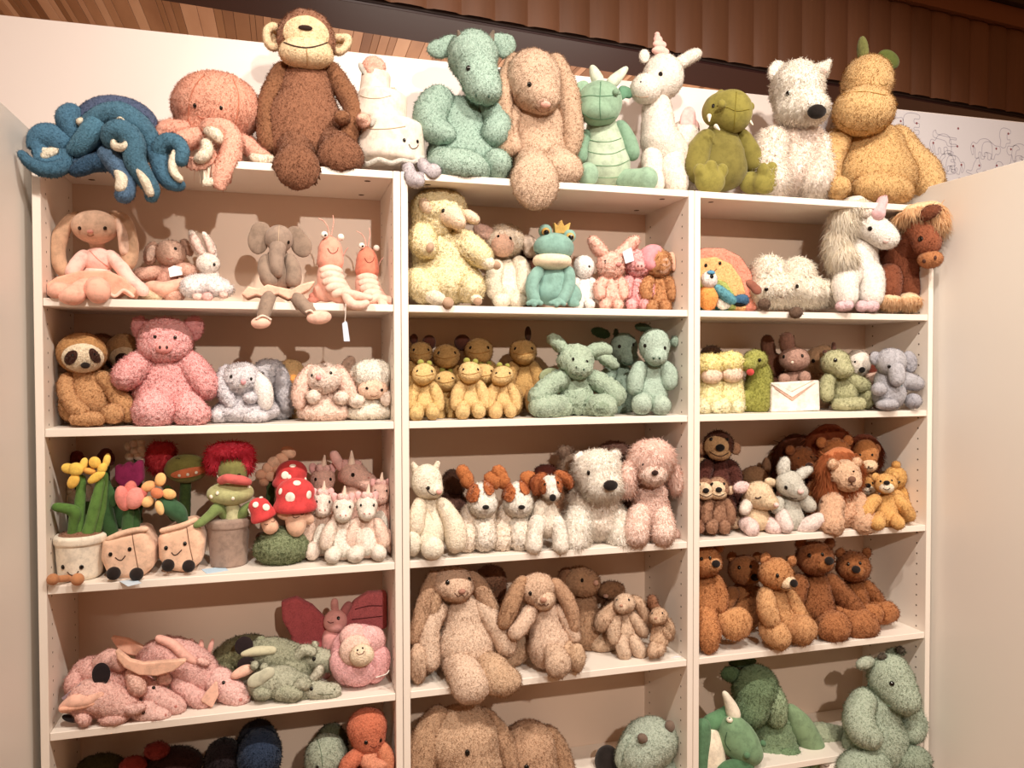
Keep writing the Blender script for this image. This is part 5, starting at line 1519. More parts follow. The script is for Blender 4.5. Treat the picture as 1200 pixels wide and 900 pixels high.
toy('poodle', 'dusty pink shaggy poodle with drooping ears, at the right end of its shelf', .05, SHC, '''
body dcb4a4 fur=curl k=8 : E 762 580 20 20 0 16 | E 762 602 24 22 0 18
head eccabc k=8 len=1.1 : E 763 540 27 22 6 22 | E 764 532 22 16 6 20
muzzle e4c4b4 k=5 fur=curl : E 765 556 16 13 20 14
*nose 2a1612 on=muzzle m=velour pr=.8 : 767 554.5 4 3 3.4
ear eccabc k=3 len=1 : S 742 546 8 6 735 560 9 8 735 574 8 8
ear eccabc k=3 len=1 : S 784 546 8 2 790 560 8 2 792 572 7 2
*eye 2a1612 on=head pr=2 : 754 544 1.4 1.6
leg eccdbe k=4 len=.7 : S 750 602 12 8 746 618 12 14 745 628 12 18
leg eccdbe k=4 len=.7 : S 772 602 12 8 776 618 12 14 776 626 12 18
leg d8b0a0 k=4 len=.6 : E 790 626 8 7 -4 8
''', fur='shag', ref=(762, 590))
toy('poodle', 'brown curly poodle in the back, only its crown above the white terrier', .21, SHC, '''
head 9a6c5c k=4 : E 720 532 20 14
body 8a5c4c k=4 : E 722 590 20 40
''', fur='curl', ref=(720, 590))
toy('dog', 'dark brown dog hidden in the shade between the cat and the rust-eared puppy', .21, SHC, '''
head 5a3a2c k=4 : E 532 566 14 16
body 4a2c22 k=4 : E 530 605 20 32
@patch d0b498 on=head off=1 : E 538 562 7 6 20
''', fur='plush', ref=(530, 590))
toy('dog', 'dark red-brown dog in the back, its crown showing above the beagle', .20, SHC, '''
head 6a2c20 k=4 : E 640 556 15 12 0
body 8a5c3c k=4 : E 650 596 20 34
@patch e0cdbc on=head off=1 : E 650 560 8 6 20
''', fur='plush', ref=(645, 590))

# ------------------------------------------------------------------ shelf C, right bookcase
MK = '''
body {b} k=5 : E 0 26 12 16 0 11 | E 0 38 14 14 3 12
head {h} k=4 : E 0 0 14 14 6 13
@face f0cfa4 on=head off=1.5 fur=soft : E 1 2 12 11 24 20
muzzle f0cfa4 fur=soft k=3 : E 1 7 11 7 12 9
ear f0c8a0 fur=soft x : E 16 3 5 6 0 3
ear f0c8a0 fur=soft x : E -15 3 5 6 0 3
*nose 14100e on=face2 m=velour : 0 0 1 1
*eye 14100e on=head pr=2.4 : -6 -5 1.6 1.8 | 7 -5 1.6 1.8
~mouth 4a3020 on=muzzle r=.5 : -8 6 -3 9 3 10 9 7
arm {b} : S -10 18 5 4 -15 30 6 8 -15 42 5.5 10
arm {b} : S 10 18 5 4 15 30 6 8 15 42 5.5 10
leg {b} k=3 : C -6 44 7 8 -8 50 8 18
leg {b} k=3 : C 7 44 7 8 9 50 8 18
'''.replace("*nose 14100e on=face2 m=velour : 0 0 1 1", "*nose 14100e on=muzzle m=velour pr=.9 : 1 4 4.2 3.4 3.4")
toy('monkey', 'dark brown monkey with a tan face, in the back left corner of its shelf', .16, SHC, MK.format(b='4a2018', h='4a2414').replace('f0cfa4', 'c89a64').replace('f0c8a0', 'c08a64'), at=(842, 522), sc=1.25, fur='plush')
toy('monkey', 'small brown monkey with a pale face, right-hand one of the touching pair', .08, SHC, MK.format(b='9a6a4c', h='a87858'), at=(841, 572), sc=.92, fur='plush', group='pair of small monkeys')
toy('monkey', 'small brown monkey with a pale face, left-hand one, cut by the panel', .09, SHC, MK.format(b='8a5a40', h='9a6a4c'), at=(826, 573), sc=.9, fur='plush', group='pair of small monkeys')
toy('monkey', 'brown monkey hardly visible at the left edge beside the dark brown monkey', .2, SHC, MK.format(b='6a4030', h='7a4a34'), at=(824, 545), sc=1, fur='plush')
toy('mouse', 'tan mouse with big pink ears and pale pink feet, beside the small monkeys', .08, SHC, '''
body e0bf94 k=6 : E 885 600 15 14 0 12 | E 886 610 17 12 3 14
head e4c69c k=5 : E 889 580 17 16 8 15 | E 899 588 12 9 14 11 | E 906 591 6 5 16 6
ear efc8c4 k=2 x : E 869 571 11 7 6 4 -5
ear e4c69c k=2 x : E 903 565 8 5 4 4 15
~eyelid 3a2418 on=head r=.8 : 885 583 888 584 892 582
*nose efc8c0 on=head m=velour pr=.8 : 908 591 3 3 3
arm efdccc : S 876 590 5 8 872 598 5 14
leg f0cfc8 k=3 : S 874 614 8 10 881 618 8 20 | E 881 621 8 8 24 7 -20
leg f0cfc8 k=3 : S 900 612 7 8 906 618 8 16 | E 908 619 10 7 20 7 10
tail d8b08c x : E 862 612 8 8 -4
''', fur='soft', ref=(886, 600))
toy('kangaroo', 'pale grey kangaroo with one ear up and pinkish white feet', .07, SHC, '''
body c0bcae k=6 : E 925 594 13 16 0 12 | E 926 608 16 14 3 14
head c4c0b2 k=5 : E 925 567 16 15 8 14 | E 935 576 11 10 14 12
ear ccc8bc k=2 x : S 918 556 5.5 4 918 548 6.5 4 920 540 4.5 4
ear ccc8bc k=2 x : S 934 560 5 4 941 554 5.5 4 949 550 3.5 4
*eye 14100e on=head : 921 571.5 2 2.6
*nose e0b8b0 on=head m=velour pr=.6 : 938 576 3.6 3 2.5
~mouth 4a3a30 on=head r=.5 : 925 582 929 584 934 584
arm c0bcae : S 912 588 6 6 910 596 6 10
arm c0bcae : S 940 586 7 6 949 593 7 8
leg f0d8d0 k=3 : S 916 602 6 12 918 610 7 18 922 618 6.5 22
leg f0d8d0 k=3 : S 940 618 7 12 950 614 7.5 18 960 608 6.5 20
''', fur='soft', ref=(926, 600))
LION = '''
body {b} k=6 : E 0 34 18 18 0 15 | E 0 46 20 16 2 17
mane {m} fur=long len=1.15 k=5 : E -6 -6 27 26 -4 13 | E -8 14 25 20 -4 13
head {h} k=5 fur=crimp : E 0 0 17 16 12 14 | E 5 8 12 11 18 13
ear {h} x : E -14 -12 6 6 14 4
ear {h} x : E 14 -14 6 6 14 4
*nose {n} on=head m=velour pr=.7 : 8 6 4.4 3.6 3
*eye 14100e on=head : -5 -3 1.8 1.6 | 10 -4 1.6 1.6
~mouth 5a3020 on=head r=.5 : 2 13 7 12 8 10 9 13 13 13
leg {b} k=4 fur=crimp : S -14 32 11 8 -17 48 11.5 14 -16 60 12 20
leg {b} k=4 fur=crimp : S 14 32 11 8 19 48 11.5 14 21 58 12 20
'''
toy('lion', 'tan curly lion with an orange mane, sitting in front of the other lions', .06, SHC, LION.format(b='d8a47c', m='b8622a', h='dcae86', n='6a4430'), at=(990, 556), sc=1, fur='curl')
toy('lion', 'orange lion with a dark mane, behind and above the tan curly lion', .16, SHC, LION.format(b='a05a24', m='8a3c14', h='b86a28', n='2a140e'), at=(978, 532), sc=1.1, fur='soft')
toy('lion', 'lion with a pale muzzle and dark mane, back right above the golden bears', .14, SHC, '''
body b87a34 k=6 : E 1012 580 18 28 0 14
mane 6a2c12 fur=long k=5 len=.7 : E 1012 532 24 24 -6 10
head b8702c k=5 : E 1014 532 15 17 8 13
muzzle e8c498 k=3 : E 1018 546 9.5 7.5 18 9
ear a86432 x : E 1027 526 5 6 8 4
*nose 2a140e on=head m=velour pr=1 : 1018 541.5 4 3 3
*eye 14100e on=head : 1008 533 1.4 1.6 | 1022 533 1.4 1.6
~mouth 3a2014 on=muzzle r=.5 : 1013 549 1017 549 1018 546 1019 549 1023 548
''', fur='soft', ref=(1012, 580))
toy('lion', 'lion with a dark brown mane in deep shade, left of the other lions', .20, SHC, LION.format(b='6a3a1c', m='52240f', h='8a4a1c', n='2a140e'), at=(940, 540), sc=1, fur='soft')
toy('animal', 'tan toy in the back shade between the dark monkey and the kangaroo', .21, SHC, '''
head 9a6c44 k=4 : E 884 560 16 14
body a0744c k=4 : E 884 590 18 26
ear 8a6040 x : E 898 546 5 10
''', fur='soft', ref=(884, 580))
BR = '''
body {b} k=5 : E 0 26 13 16 0 11 | E 0 38 15 13 3 13
head {b} k=4 : E 0 0 13 12 6 12
muzzle f4e2c4 fur=soft k=3 : E 1 4 8.5 7 12 8
ear {b} x : E -12 -8 5 5 4 3
ear {b} x : E 11 -9 5 5 4 3
*nose 17100e on=muzzle m=velour pr=.7 : 1 0 3.6 2.6 2.6
~mouth 3a2014 on=muzzle r=.4 : -3 5 1 7 5 5
*eye 14100e on=head : -6 -3 1.2 1.4 | 7 -4 1.2 1.4
arm {b} : S -11 18 5.5 4 -18 24 6 8 -24 34 6 10
arm {b} : S 11 18 6 4 20 26 6.5 8 28 38 6 8
leg {b} k=3 : C -8 40 8 8 -10 46 8.5 20
leg {b} k=3 : C 9 40 8 8 14 46 8 20
'''
toy('bear', 'golden yellow bear with a cream muzzle, in front at the right end of its shelf', .03, SHC, BR.format(b='dca04a'), at=(1038, 567), sc=1, fur='soft')
toy('bear', 'golden yellow bear slumped behind the front golden one, arm over the edge', .075, SHC, '''
body cf923a k=5 : E 1050 585 15 20 -6 12 | E 1046 600 16 14 -6
head d29840 k=4 : E 1049 560 13 14 -2 12
ear c88a34 x : E 1050 545 5 5
*eye 14100e on=head : 1053 565 2 1.6
arm dca04a : S 1046 580 8 0 1056 592 8.5 6 1060 604 8 12
arm d69a40 : S 1054 576 7 -4 1056 592 8 0 1058 606 8 4
''', fur='soft', ref=(1048, 585))
toy('bear', 'golden yellow bear squeezed between the curly lion and the front golden bear', .11, SHC, BR.format(b='cf8e3a'), at=(1016, 570), sc=.95, fur='soft')

# ------------------------------------------------------------------ shelf D, left bookcase
toy('dragon', 'small pale pink dragon lying in front on its belly, wing spread, snout right', .05, SD, '''
body ecb4a8 k=6 : S 96 820 16 4 112 816 19 4 130 822 17 6 146 828 14 8
head efbdb2 k=5 : E 170 834 16 12 10 13 | E 184 838 13 10 12 12 | E 191 839 9 8 12 10
wing f0b298 x fur=velour : S 74 830 4 14 88 822 7 18 104 820 6 20 120 814 3 20 | E 94 824 20 8 16 3 -14
wing_edge eea888 x fur=velour k=1 : S 72 831 2.6 22 90 829 2.6 24 108 825 2.6 24 122 818 2 22
ear efbdb2 x : S 148 830 4 20 158 832 4.5 22 166 829 3 22
horn e8b0a0 x : E 163 826 4 4 12
*eye 14100e on=head : 168 834.5 2.2 2.4
*nostril c07a70 on=head m=flat : 194 838 1.4 1.6
foot ecb4a8 k=3 : C 92 832 8 10 99 843 8 20
foot ecb4a8 k=3 : E 133 842 16 8 18 9
tag 1c1416 x fur=velour : E 82 842 9 4 16 3 25
spine e8a89a x fur=velour : E 105 804 5 5 4
spine e8a89a x fur=velour : E 118 806 5 5 4
spine e8a89a x fur=velour : E 130 811 5 4 4
#swing_tag 9a8a96 d=10 : 72 818 94 801 97 804 75 821
''', fur='plush', ref=(130, 825))
toy('dragon', 'pink dragon sprawled in the middle of the heap with a round black tag', .10, SD, '''
body e8aca2 k=5 : S 92 798 12 2 106 786 14 4 130 792 17 6 150 800 16 8 164 806 14 12
head ecb6ac k=4 : E 178 812 14 13 18 12 | S 186 818 11 22 198 824 10 26 208 829 9 28
ear eebaa8 x : S 152 788 4 22 158 798 7 28 162 808 8 30
ear eebaa8 x : S 188 800 3 16 192 793 4 16 196 798 3.5 16
arm ecb4a8 k=4 : S 118 778 9 12 130 772 9.5 14 142 778 8.5 18
leg e8aca2 k=4 : S 92 792 9 10 86 804 9 16
*nostril c07a70 on=head m=flat : 206 828 1.6 1.6
*eye 14100e on=head : 180 806 2 2
tag 1a1214 x fur=velour : E 118.5 790 9.5 13 36 2.5
''', fur='plush', ref=(140, 800))
toy('dragon', 'largest pink dragon on top of the heap, peach wing raised, snout over the edge', .13, SD, '''
body e6aaa2 k=6 : S 176 772 15 0 198 768 19 4 222 780 21 8 240 794 17 12
head edb8b0 k=5 : E 256 798 17 15 20 15 | E 270 810 16 14 28 15 | E 280 818 12 11 34 12
wing f4b898 x fur=velour k=2 amp=.4 : G 44 2 2 138 763 152 774 168 778 190 776 216 774 202 784 184 789 164 788 148 780 140 770
wing f0b090 x fur=velour k=1 amp=.4 : G 2 2 2 133 747 150 750 166 758 172 768 150 764 140 758
wing_fold eba896 x fur=velour k=2 : S 186 748 4 14 204 756 5 22 216 768 5 26 230 776 3 26
ear f0b49a x fur=velour k=1 : G 44 1 2 238 820 243 812 253 801 254 814 248 826
ear f0b49a x fur=velour : S 274 792 3 30 286 786 4.5 30 294 784 2.5 30
arm e8aea6 k=4 : S 208 800 9 22 224 814 9.5 30 240 824 8 34
horn eab0a4 x : E 238 776 8 4.5 28 4 20
bump e0a298 x : E 192 752 6 6 4
spine d89a8c x fur=velour : E 212 756 4 6 0
spine d89a8c x fur=velour : E 224 755 4 7 0
spine d89a8c x fur=velour : E 236 757 3 8 0
spine d89a8c x fur=velour : E 247 758 3 10 0 3 15
*nostril c07a70 on=head m=flat : 282 820 2 2 | 290 817 1.6 2
*eye 14100e on=head : 262 800 2 2.2
''', fur='plush', ref=(220, 790))
toy('dragon', 'sage green dragon lying in front, long pale snout pointing right', .07, SD, '''
body 9fa68a k=6 : S 306 802 14 4 326 798 15 6 346 804 13 8 360 808 11 10
head aab096 k=4 : E 364 806 14 11 14 11 | S 368 808 10 16 382 810 8 18 392 810 7 18
horn c9c4ae x : S 366 796 3 16 373 788 3.4 16 375 783 2 16
ear a6ac90 x : S 346 806 4 20 354 801 5 22 360 803 4 22
wing b9b89c x fur=velour k=2 : E 302 796 12 8 20 3 -25 | E 312 790 10 7 20 3 -30
arm 979e80 k=4 : S 322 808 8 14 336 812 8 20 348 812 7.5 22
leg 979e80 k=4 : E 308 812 11 8 18 9
spine 9fa68a x : E 298 780 5 5 6
spine 9fa68a x : E 310 782 5 5 6
spine 9fa68a x : E 322 785 4.4 4.4 6
spine 9fa68a x : E 334 790 4 4 6
*eye 14100e on=head : 365 807 2.2 2.4
*nostril 5a6048 on=head m=flat : 392 808 1.2 1.2
~mouth 5a6048 on=head r=.4 : 372 813 380 814 390 813
''', fur='plush', ref=(345, 805))
toy('dragon', 'sage green dragon lying second, a round black tag on its hip', .13, SD, '''
body 868c6e k=6 : S 304 764 14 2 324 768 17 4 346 774 15 6 362 776 12 8
head a2a88c k=4 : E 370 771 16 12 14 12 | S 374 772 10 16 388 773 8.5 18 396 773 8 18
ear aab094 x k=2 : S 348 770 5 18 356 762 6 20 366 764 5 22
horn b4b49a x : E 369 757 4 6 8
wing bdb894 x fur=velour k=2 : S 285 766 3 18 302 763 5 20 320 762 4 20
arm 8c9274 k=4 : S 330 776 8 14 344 782 8.5 18 352 784 8 18
spine 8c9070 x : E 306 750 6 5 2
spine 8c9070 x : E 320 752 6 5 2
spine 8c9070 x : E 334 756 5 5 2
*eye 14100e on=head : 368 772 2.2 2.6
*nostril 5a6048 on=head m=flat : 396 771 1.2 1.2
tag 1c1214 x fur=velour : E 286 757 10 11 18 2
tag 1c1214 x fur=velour : E 289 778 10 8 22 2
''', fur='plush', ref=(340, 775))
toy('dragon', 'olive shaded dragon at the back, just left of the black tags', .19, SD, '''
body 6f6c48 k=6 : S 262 772 12 0 280 764 15 0 300 760 14 0
leg 7a7854 k=3 : E 266 778 12 11 6
''', fur='plush', ref=(280, 770))
toy('butterfly', 'pink-faced butterfly with big dark red ribbed wings, against the back', .16, SD, '''
wing b04046 k=1 fur=cord amp=1.2 : G -2 3 4 334 707 347 703 364 712 378 726 380 738 374 754 356 760 343 758 346 744 335 724
wing c05256 k=1 fur=cord amp=1.2 : G -2 3 4 449 696 432 697 418 706 408 719 404 738 428 736 449 732
~rib 5e1a20 on=wing r=.6 : 412 726 430 724 448 722
~rib 5e1a20 on=wing r=.6 : 416 714 432 710 448 710
body dc8c88 k=4 : E 388 748 10.5 13 6 9 | E 382 762 7 5 6
head e0948e k=3 : E 393 728 13.5 13.5 8 12
*eye 14100e on=head : 396.5 724.5 2 2.2
~mouth 6a2a2c on=head r=.5 : 384 728 387 730 391 729
antenna d08880 x : S 393 716 2.4 4 392 710 2.2 4 392 704 2 4
antenna a85a58 x : S 402 720 2.6 4 405 714 3 4 409 708 2.4 4
''', fur='velour', cat='plush butterfly', ref=(393, 745))
toy('peony', 'round pink peony plush with a small smiling cream centre', .07, SD, '''
petal eaa0a4 k=4 : E 420 764 32 33 -4 12
petal f0acae k=3 x : E 404 778 17 20 6 10 -20
petal f0acae k=3 x : E 420 786 22 13 10 10
petal eca4a6 k=3 x : E 442 776 15 20 6 10 20
petal f2b4b2 k=3 x : E 434 750 18 17 4 10 30
petal f2b8b0 k=3 x : E 414 746 16 15 4 10 -20
face_petal f8cdb8 k=3 x : E 416 762 18 18 14 8
centre f8dcb8 k=3 : E 424 768 14 12.5 24 10
*eye 14100e on=centre : 419 762 1.1 1.3 | 425 759.5 1.1 1.3
~mouth 6a3a2a on=centre r=.5 : 418 765 421 767 425 766 427 763
*button 14100e on=petal pr=1 : 404.5 758 2.8 3 3
=tag_string f0e6dc : 440 792 .6 26 452 789 .6 28 456 785 .6 26
''', fur='soft', cat='plush flower', ref=(422, 765))

# ------------------------------------------------------------------ shelf D, middle bookcase
BUNC = dict(a='cda98a', b='d2ae8e', e='b98e6c')
toy('bunny', 'largest tan lop-eared bunny on its shelf, both round feet over the edge', .09, SD, '''
body dab89c k=12 : E 544 720 24 26 0 20 | E 546 758 36 34 4 30
head d4ae90 k=8 : E 530 683 25 18 8 20 | E 537 692 15 12 16 16
*nose a8705a m=velour on=head pr=.6 : 541 693 4.6 3 3
*eye 14100e on=head : 524.5 682.5 2.6 3 | 550 678.5 2.2 2.6
~mouth 5a3626 on=head r=.5 : 533 695 537 699 541 697 545 699 549 694
ear b78c6a x k=3 : S 509 676 7 6 502 692 8 10 496 712 8.5 12 490 734 8 14 486 748 7 14
ear c09672 x k=3 : S 516 680 5 8 511 698 6 12 508 716 6 14
ear b78c6a x k=3 : S 552 676 7 4 562 688 9 6 570 704 9 8 577 716 8 8
arm dab89c k=4 : S 514 714 10 8 504 734 10 14 502 756 11 18 504 776 10 22
arm dab89c k=4 : S 564 708 10 6 576 726 11 12 588 744 12 18 594 758 11 22
leg dcba9e k=5 : C 536 776 18 18 546 792 20 42 | E 552 804 22 20 50 16 0
leg c9a27e k=5 : C 564 776 17 16 578 788 20 40 | E 587 798 24 17 48 16 4
''', ref=(545, 750), frac=.2)
toy('bunny', 'tan bunny foot and leg sticking out in the left corner beside the largest bunny', .06, SD, '''
leg cfa98a k=4 : E 490 774 11 20 10 14
body b58c6a k=4 : E 500 740 12 36 -40 14
''', ref=(492, 765))
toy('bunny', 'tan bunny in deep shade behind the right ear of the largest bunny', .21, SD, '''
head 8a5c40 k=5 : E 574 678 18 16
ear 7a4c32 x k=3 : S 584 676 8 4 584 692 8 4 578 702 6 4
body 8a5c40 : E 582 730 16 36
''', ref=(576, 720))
toy('bunny', 'medium tan lop-eared bunny sitting centrally with a round white-ish muzzle', .05, SD, '''
body dab69a k=10 : E 638 724 18 24 0 16 | E 643 756 25 28 4 22
head d0a888 k=7 : E 629 690 21 19 6 18
muzzle dcb898 k=5 : E 637 702 13 13 14 14
*nose b07a60 m=velour on=muzzle pr=.6 : 637 703 4 3 3
*eye 14100e on=head : 621.5 695.5 2.2 2.8
~mouth 5a3626 on=muzzle r=.5 : 631 707 635 710 637 708 640 710 643 707
ear b0825c x k=3 : S 612 682 7 6 604 696 8.5 10 597 714 9 12 591 730 7 12
ear b0825c x k=3 : S 606 690 4 4 602 712 5 8 600 728 4 8
ear b88a66 x k=3 : S 650 684 7 4 661 698 8 8 669 716 8.5 10 672 736 7 10
arm dab69a k=4 : S 622 716 8 8 614 728 8 14 604 742 8 18
arm dab69a k=4 : S 656 714 7 4 666 732 8 6 672 746 8 8
leg d0ac8e k=4 : C 646 762 12 18 654 774 14 32 | E 654 779 15 15 36 11
leg c9a27e k=4 : C 660 760 12 12 672 770 11 26 | E 676 771 10 17 30 10
''', ref=(640, 740))
toy('bunny', 'tan bunny foot stretched between the largest and the medium bunny', .12, SD, '''
leg c29a78 k=4 : S 590 770 12 6 604 762 14 8 612 754 12 6
body a87e5c k=4 : E 606 744 12 18 -20
''', ref=(604, 760))
toy('bunny', 'brown-tan lop-eared bunny in the shade, right behind the medium bunny', .17, SD, '''
body a87c58 k=8 : E 684 716 17 26 0 15 | E 690 742 20 22 2 18
head ad7f58 k=6 : E 679 681 20 17 6 17 | E 688 684 15 13 8 15
*eye 14100e on=head : 682 680 2 2.6
*nose d09a80 m=velour on=head pr=.6 : 697 683 3 3 3
ear 8a5c3c x k=3 : S 664 672 7 2 660 692 8 4 664 716 8 6 672 732 6 6
leg c9a482 k=4 : E 709 752 20 13 14 12
''', ref=(686, 720))
toy('bunny', 'brown-tan bunny crown in the back, above the small bunny', .22, SD, '''
head 93643f k=5 : E 716 692 17 11
body 8a5c3c : E 720 730 16 32
*nose c08a70 m=velour on=head pr=.6 : 710 698 3 2.6 2
''', ref=(718, 715))
SBU = '''
body {c} k=5 : E 0 22 10 14 0 9 | E 0 34 13 12 3 11
head {c} k=4 : E 0 0 12.5 11.5 6 11 | E -4 4 8 7 12 9
*nose b07a60 m=velour on=head pr=.5 : -4 3 2.2 1.6 1.6
*eye 14100e on=head : 5 -4 1.3 1.6 | -9 -4 1.1 1.4
'''
toy('bunny', 'small tan bunny with one wide ear lifted to the left, near the right end', .10, SD, SBU.format(c='d4b090')+'''
ear c8a07e x k=3 : S -10 2 5 0 -18 12 8 0 -25 20 9 0 -28 26 6 0
ear c8a07e x k=3 : S 10 -4 5 2 20 4 6.5 4 26 16 7 6 30 28 5.5 6
arm d4b090 : S -9 16 5 4 -13 30 6 8 -12 42 5.5 10
arm d4b090 : S 8 14 5 4 17 26 6 8 22 34 5.5 10
leg d8b698 k=3 : S -2 40 6 8 -3 50 6.5 14 0 60 6.5 16
leg d8b698 k=3 : S 8 40 6 8 14 50 7 14 18 58 7.5 16
''', at=(732, 707), sc=1, fur='plush')
toy('bunny', 'smallest tan bunny with one dark upright ear, at the right end of its shelf', .045, SD, SBU.format(c='c9a07c')+'''
ear 8a5636 x k=3 : S -2 -8 5 -8 -8 -16 5.5 -8 -9 -24 5 -8
ear c29a76 x k=3 : S 8 4 5 4 13 16 7 4 14 28 6 4
arm c9a07c : S 6 16 5 4 12 26 6 6
leg cfa886 k=3 : S -6 40 6 8 -8 50 7 14
leg cfa886 k=3 : S 2 40 6 8 0 48 7 14
#swing_tag dcdfe8 d=10 : 16 60 24 54 36 60 22 64
''', at=(772, 722), sc=.86, fur='plush')

# ------------------------------------------------------------------ shelf D, right bookcase
BE = '''
body {b} k=8 : E 0 34 18 20 0 16 | E 0 52 21 18 3 19
head {b} k=6 : E 0 0 20 18 8 18
muzzle {m} fur=soft k=4 : E {mx} {my} 11 9 18 11
ear {b} x : E -15 -16 6.5 6.5 2 4
ear {b} x : E 16 -16 6 6.5 2 4
*nose 17100e on=muzzle m=velour pr=.7 : {nx} {ny} 5 4.4 4
*eye 14100e on=head : {ex} -3 2 2.4 | {ex2} -4 1.8 2.2
'''
toy('bear', 'caramel bear cut by the left panel, one reddish footpad turned outward', .09, SD, BE.format(b='b06a30', m='c88a50', mx=8, my=3, nx=12, ny=3, ex=-4, ex2=6)+'''
arm b06a30 : S 12 22 7 6 18 40 8 10 16 54 8 14
leg c2783a k=4 : C 0 60 13 12 4 84 14 24 | E 5 87 13 21 28 10
@footpad 9a4a22 on=leg off=.6 : E 5 88 9 16 60 20
leg cf8c4c k=4 : C 12 62 12 8 32 74 15 20 | E 37 73 20 19 24 11 -30
@footpad d89c60 on=leg off=.6 : E 38 72 15 14 60 20
''', at=(826, 658), sc=1, fur='plush')
toy('bear', 'caramel bear sitting in the back between the cut-off bear and the pale-muzzled bear', .18, SD, BE.format(b='9a5a26', m='a8682e', mx=8, my=8, nx=12, ny=9, ex=-6, ex2=8)+'''
arm 9a5a26 : S -14 28 8 4 -24 44 8 8 -26 58 8 10
arm 9a5a26 : S 14 28 8 4 20 46 8 8
leg a8682e : E 0 66 20 9 10
''', at=(872, 668), sc=.95, fur='soft')
toy('bear', 'caramel bear with a pale muzzle and black nose, leaning at the front', .05, SD, '''
body c88c50 k=8 : E 908 706 16 22 0 15 | E 914 726 20 18 3 18
head c07c3e k=6 : E 909 672 20 18 8 18
muzzle eccaa0 fur=soft k=4 : E 921 682 11.5 9 18 12
ear b87238 x : E 897 655 7 7.5 2 4
ear b87238 x : E 928 657 6 6.5 2 4
*nose 17100e on=muzzle m=velour pr=.7 : 928.5 683.5 4.6 4.6 4
*eye 14100e on=head : 911 674.5 2 2.6
~mouth 5a3018 on=muzzle r=.5 : 915 688 920 690 926 689
arm cf9458 k=4 : S 898 696 8 8 898 712 10 16 904 726 9 20
arm c88c50 k=4 : S 924 696 7 4 932 712 8 8 938 726 9 12
leg cf9458 k=4 : S 902 734 12 12 912 742 12 24 | E 915 744 12 11 28 10
leg c88a50 k=4 : S 926 732 12 12 940 736 13 22 | E 943 735 15 13 26 11
''', ref=(912, 715), fur='plush')
toy('bear', 'large chestnut brown bear with big round feet, upper half in the shelf shadow', .10, SD, BE.format(b='8a4c1e', m='96561f', mx=8, my=6, nx=14, ny=4, ex=-6, ex2=8)+'''
arm 8a4c1e k=4 : S 17 26 9 4 32 42 10 8 44 56 9 14
arm 8a4c1e k=4 : S -17 26 9 4 -22 44 10 8
leg a8632e k=4 : C 8 66 14 12 20 74 16 24 | E 21 75 19 16 28 13
leg a8632e k=4 : C 24 62 12 6 48 70 15 20 | E 51 73 20 16 24 13
''', at=(955, 654), sc=1.08, fur='plush', ref=(968, 700))
toy('bear', 'chestnut bear at the right end of its shelf, legs stretched toward the panel', .10, SD, BE.format(b='8f4f1c', m='9c5a22', mx=2, my=5, nx=3, ny=4, ex=-6, ex2=8)+'''
arm 8f4f1c k=4 : S 14 24 8 4 24 36 8 4 30 46 8 6
leg b0682e k=4 : C 6 54 11 8 34 54 12 14 | E 40 54 15 12 16 10
leg b0682e k=4 : C -2 56 11 8 20 58 12 20 | E 24 56 13 11 22 10
''', at=(1000, 664), sc=.98, fur='plush', ref=(1010, 700))

# ------------------------------------------------------------------ shelf E (only its upper part is in view)
toy('bunny', 'enormous tan lop-eared bunny on the lowest visible shelf, seen down to its eyes', .08, SE, '''
head c9a07c k=12 : E 540 866 44 38 10 36 | E 548 900 40 34 14 32
ear b58a66 x k=5 : S 514 842 14 8 500 868 17 14 494 900 18 16 494 930 14 16
ear b58a66 x k=5 : S 566 842 12 2 586 866 13 4 598 896 12 6
*eye 14100e on=head : 547.5 882 3 4
body c9a07c k=8 : E 545 960 46 44 0 34
''', ref=(545, 900), rest=False)
toy('bunny', 'very large tan bunny on the lowest visible shelf, right of the enormous one', .12, SE, '''
head c09470 k=12 : E 618 878 34 32 6 30 | E 624 904 30 24 10 26
ear a87c58 x k=5 : S 640 862 12 2 654 884 13 2 662 910 12 4
*eye 14100e on=head : 617 899 3 3.4
body c09470 k=8 : E 622 945 36 38 0 28
''', ref=(620, 890), rest=False)
toy('dragon', 'large sage green dragon with two brown stub horns, low in the middle bookcase', .09, SE, '''
head 9db4a0 k=10 : E 762 870 32 28 6 28 | E 748 884 24 24 10 24
ear 93aa96 x : E 794 862 8 14 2 6 10
ear 93aa96 x : E 732 880 10 20 12 6 20
horn 6a5648 x fur=velour : E 753 865 6.5 5 30 5 30
horn 6a5648 x fur=velour : E 785 851 6 7 20 5 -15
body 9db4a0 k=8 : E 766 925 38 40 0 28
''', ref=(762, 880), rest=False)
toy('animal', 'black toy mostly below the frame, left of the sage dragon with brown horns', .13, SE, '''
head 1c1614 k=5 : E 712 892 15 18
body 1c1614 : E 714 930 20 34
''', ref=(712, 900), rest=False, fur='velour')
toy('octopus', 'rust orange octopus with two bead eyes, low at the right of the left bookcase', .05, SE, '''
head c8613a k=8 : E 430 852 23 22 4 20 | E 432 868 18 16 6 17
*eye 14100e on=head : 429 870 2.4 2.6 | 446 867.5 2 2.4
~mouth 6a2a18 on=head r=.5 : 434 874 438 876 442 874
arm c8613a k=3 : S 426 880 8 8 416 888 8 14 408 896 8 16 404 910 8 16
arm d8825c k=3 : S 436 882 7 12 430 892 7 18 440 898 7 20 452 894 6 18
arm d07448 k=3 : S 446 876 7 10 452 886 8 14 452 902 8 16 446 930 8 14
body c8613a : E 432 930 20 40
''', ref=(430, 870), rest=False, fur='soft')
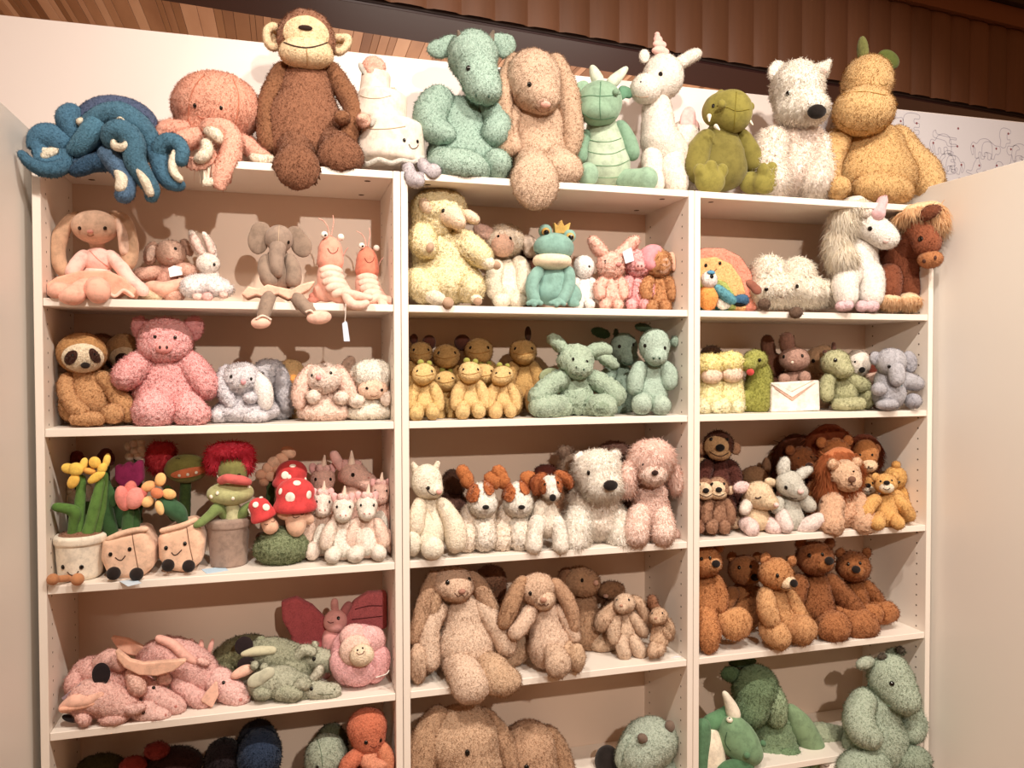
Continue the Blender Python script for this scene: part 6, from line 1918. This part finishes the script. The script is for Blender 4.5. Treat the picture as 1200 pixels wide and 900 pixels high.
toy('animal', 'round sage green toy at the bottom edge, beside the rust orange octopus', .08, SE, '''
head 8a9a82 k=8 : E 382 888 24 27 4 24
body 7a8a72 : E 384 940 24 40
~seam 5a6a54 on=head r=.5 : 372 866 376 880 378 898
*eye 14100e on=head : 372 899 2 2
''', ref=(382, 890), rest=False, fur='plush')
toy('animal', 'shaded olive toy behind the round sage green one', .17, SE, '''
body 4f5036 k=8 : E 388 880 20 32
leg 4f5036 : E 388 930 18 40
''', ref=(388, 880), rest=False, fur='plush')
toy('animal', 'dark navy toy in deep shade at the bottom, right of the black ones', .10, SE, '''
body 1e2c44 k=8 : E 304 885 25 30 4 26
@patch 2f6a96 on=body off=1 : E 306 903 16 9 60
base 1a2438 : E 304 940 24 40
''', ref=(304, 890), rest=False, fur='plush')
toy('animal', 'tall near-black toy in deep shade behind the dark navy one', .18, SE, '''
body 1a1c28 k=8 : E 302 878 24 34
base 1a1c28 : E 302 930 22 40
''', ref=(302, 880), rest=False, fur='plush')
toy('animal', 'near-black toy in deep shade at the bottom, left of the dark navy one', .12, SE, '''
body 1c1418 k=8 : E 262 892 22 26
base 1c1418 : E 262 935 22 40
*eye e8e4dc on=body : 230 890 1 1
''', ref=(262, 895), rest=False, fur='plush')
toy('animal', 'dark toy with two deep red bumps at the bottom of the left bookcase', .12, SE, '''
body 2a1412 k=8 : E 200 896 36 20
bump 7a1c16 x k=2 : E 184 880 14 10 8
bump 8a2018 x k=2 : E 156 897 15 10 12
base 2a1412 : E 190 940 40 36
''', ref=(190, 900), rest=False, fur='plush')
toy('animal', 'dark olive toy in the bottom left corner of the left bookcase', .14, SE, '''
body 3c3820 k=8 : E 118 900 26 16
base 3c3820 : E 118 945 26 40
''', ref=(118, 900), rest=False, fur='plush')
toy('dragon', 'dark forest green plush with drooping pale ears, low in the right bookcase', .12, SE, '''
head 5a7a50 k=8 : E 885 807 27 27 8 24 | E 880 832 20 20 12 20
ear 84a476 x k=4 : S 902 806 9 14 908 824 12 18 910 842 10 18
ear 46603c x k=3 : E 856 790 12 9 2 6 10
ear 3c5232 x k=3 : E 870 776 18 6 -4 6
body 6a8c60 k=8 fur=crimp : E 906 862 26 30 0 22 | E 910 892 38 26 4 28
wing 668c5c x k=3 fur=velour : S 926 832 7 8 938 850 13 12 952 874 13 14 958 896 10 14
arm 5c8052 k=4 : S 920 885 10 20 936 894 12 24
''', ref=(900, 850), rest=False, fur='plush')
toy('rhinoceros', 'smooth green horned beast with a white horn and cream belly, in the left corner', .05, SE, '''
head 5a8a5c k=8 : E 858 852 14 14 6 16 | E 864 866 24 22 6 22 40 | E 874 878 21 17 10 20 40
body ecdcc0 k=5 : E 832 895 18 44
side 4a7550 x : S 824 850 8 4 822 880 9 4 822 910 9 4
frill 4f8054 x k=3 : S 832 848 9 -4 842 842 8 -6 856 830 5 -4
horn e8dcc4 x : S 860 838 7 4 856 826 5 4 849 812 2 4
*eye f0ead8 on=head pr=.8 : 855.5 845 4 3.4 3
*pupil 14100e on=head pr=3 : 856 845 1.6 1.4 1.4
*nostril 4a7550 on=head m=velour pr=.8 : 875 884 4 4 3.4 | 892 872 4 4 3.4
~mouth 2f5034 on=head r=.5 : 852 858 850 870 856 880
foot 3f6a44 x : E 862 900 24 10 20
''', ref=(850, 860), rest=False, fur='velour')
toy('dragon', 'large sage green dragon with a long face, sitting at the right end, arms hanging', .035, SE, '''
body 93ab92 k=12 : E 1026 832 26 28 0 22 | E 1026 872 40 38 4 30
head 98b096 k=8 : E 1043 795 26 28 8 22 | E 1054 812 21 20 18 19 | E 1060 822 16 14 24 16
ear a2b49c x : E 1014 777 12 7 4 6 -10
ear 6a7a62 x : E 1050 764 14 5 -10 5 5
horn 4a4034 x : E 1034 770 6 4 8 4
horn 4a4034 x : E 1055 762 5 5 0 4
*eye 14100e on=head : 1045 801 3 2.8
~seam 76907a on=head r=.6 : 1018 800 1022 812 1032 822 1044 828
arm 9cb49a k=4 : S 1012 820 13 8 1006 840 15 16 1010 856 15 24 1020 864 12 30
arm 93ab92 k=4 : S 1064 832 12 4 1072 848 12 6 1066 858 13 12
leg 7f957c k=4 : E 1068 893 24 18 26 18
leg 93ab92 k=4 : E 1012 900 34 22 26 20
''', ref=(1030, 850), rest=False, fur='plush')
toy('dinosaur', 'pale green plush tail and back lying between the two big green toys', .12, SE, '''
body 8fa07c k=5 : S 958 862 12 0 972 868 15 0 986 872 16 0
base 8fa07c : E 972 900 24 26
''', ref=(972, 880), rest=False, fur='crimp')
toy('animal', 'small white plush head at the bottom edge between the big green toys', .05, SE, '''
head f2e8da k=5 : E 978 898 17 11 10 14
*eye 14100e on=head : 964 891 1.4 1.6
~mouth 5a3a2c on=head r=.5 : 966 897 969 899 972 897
body f2e8da : E 980 915 20 18
''', ref=(978, 900), rest=False, fur='soft')
print('TRI', STAT['tri'])
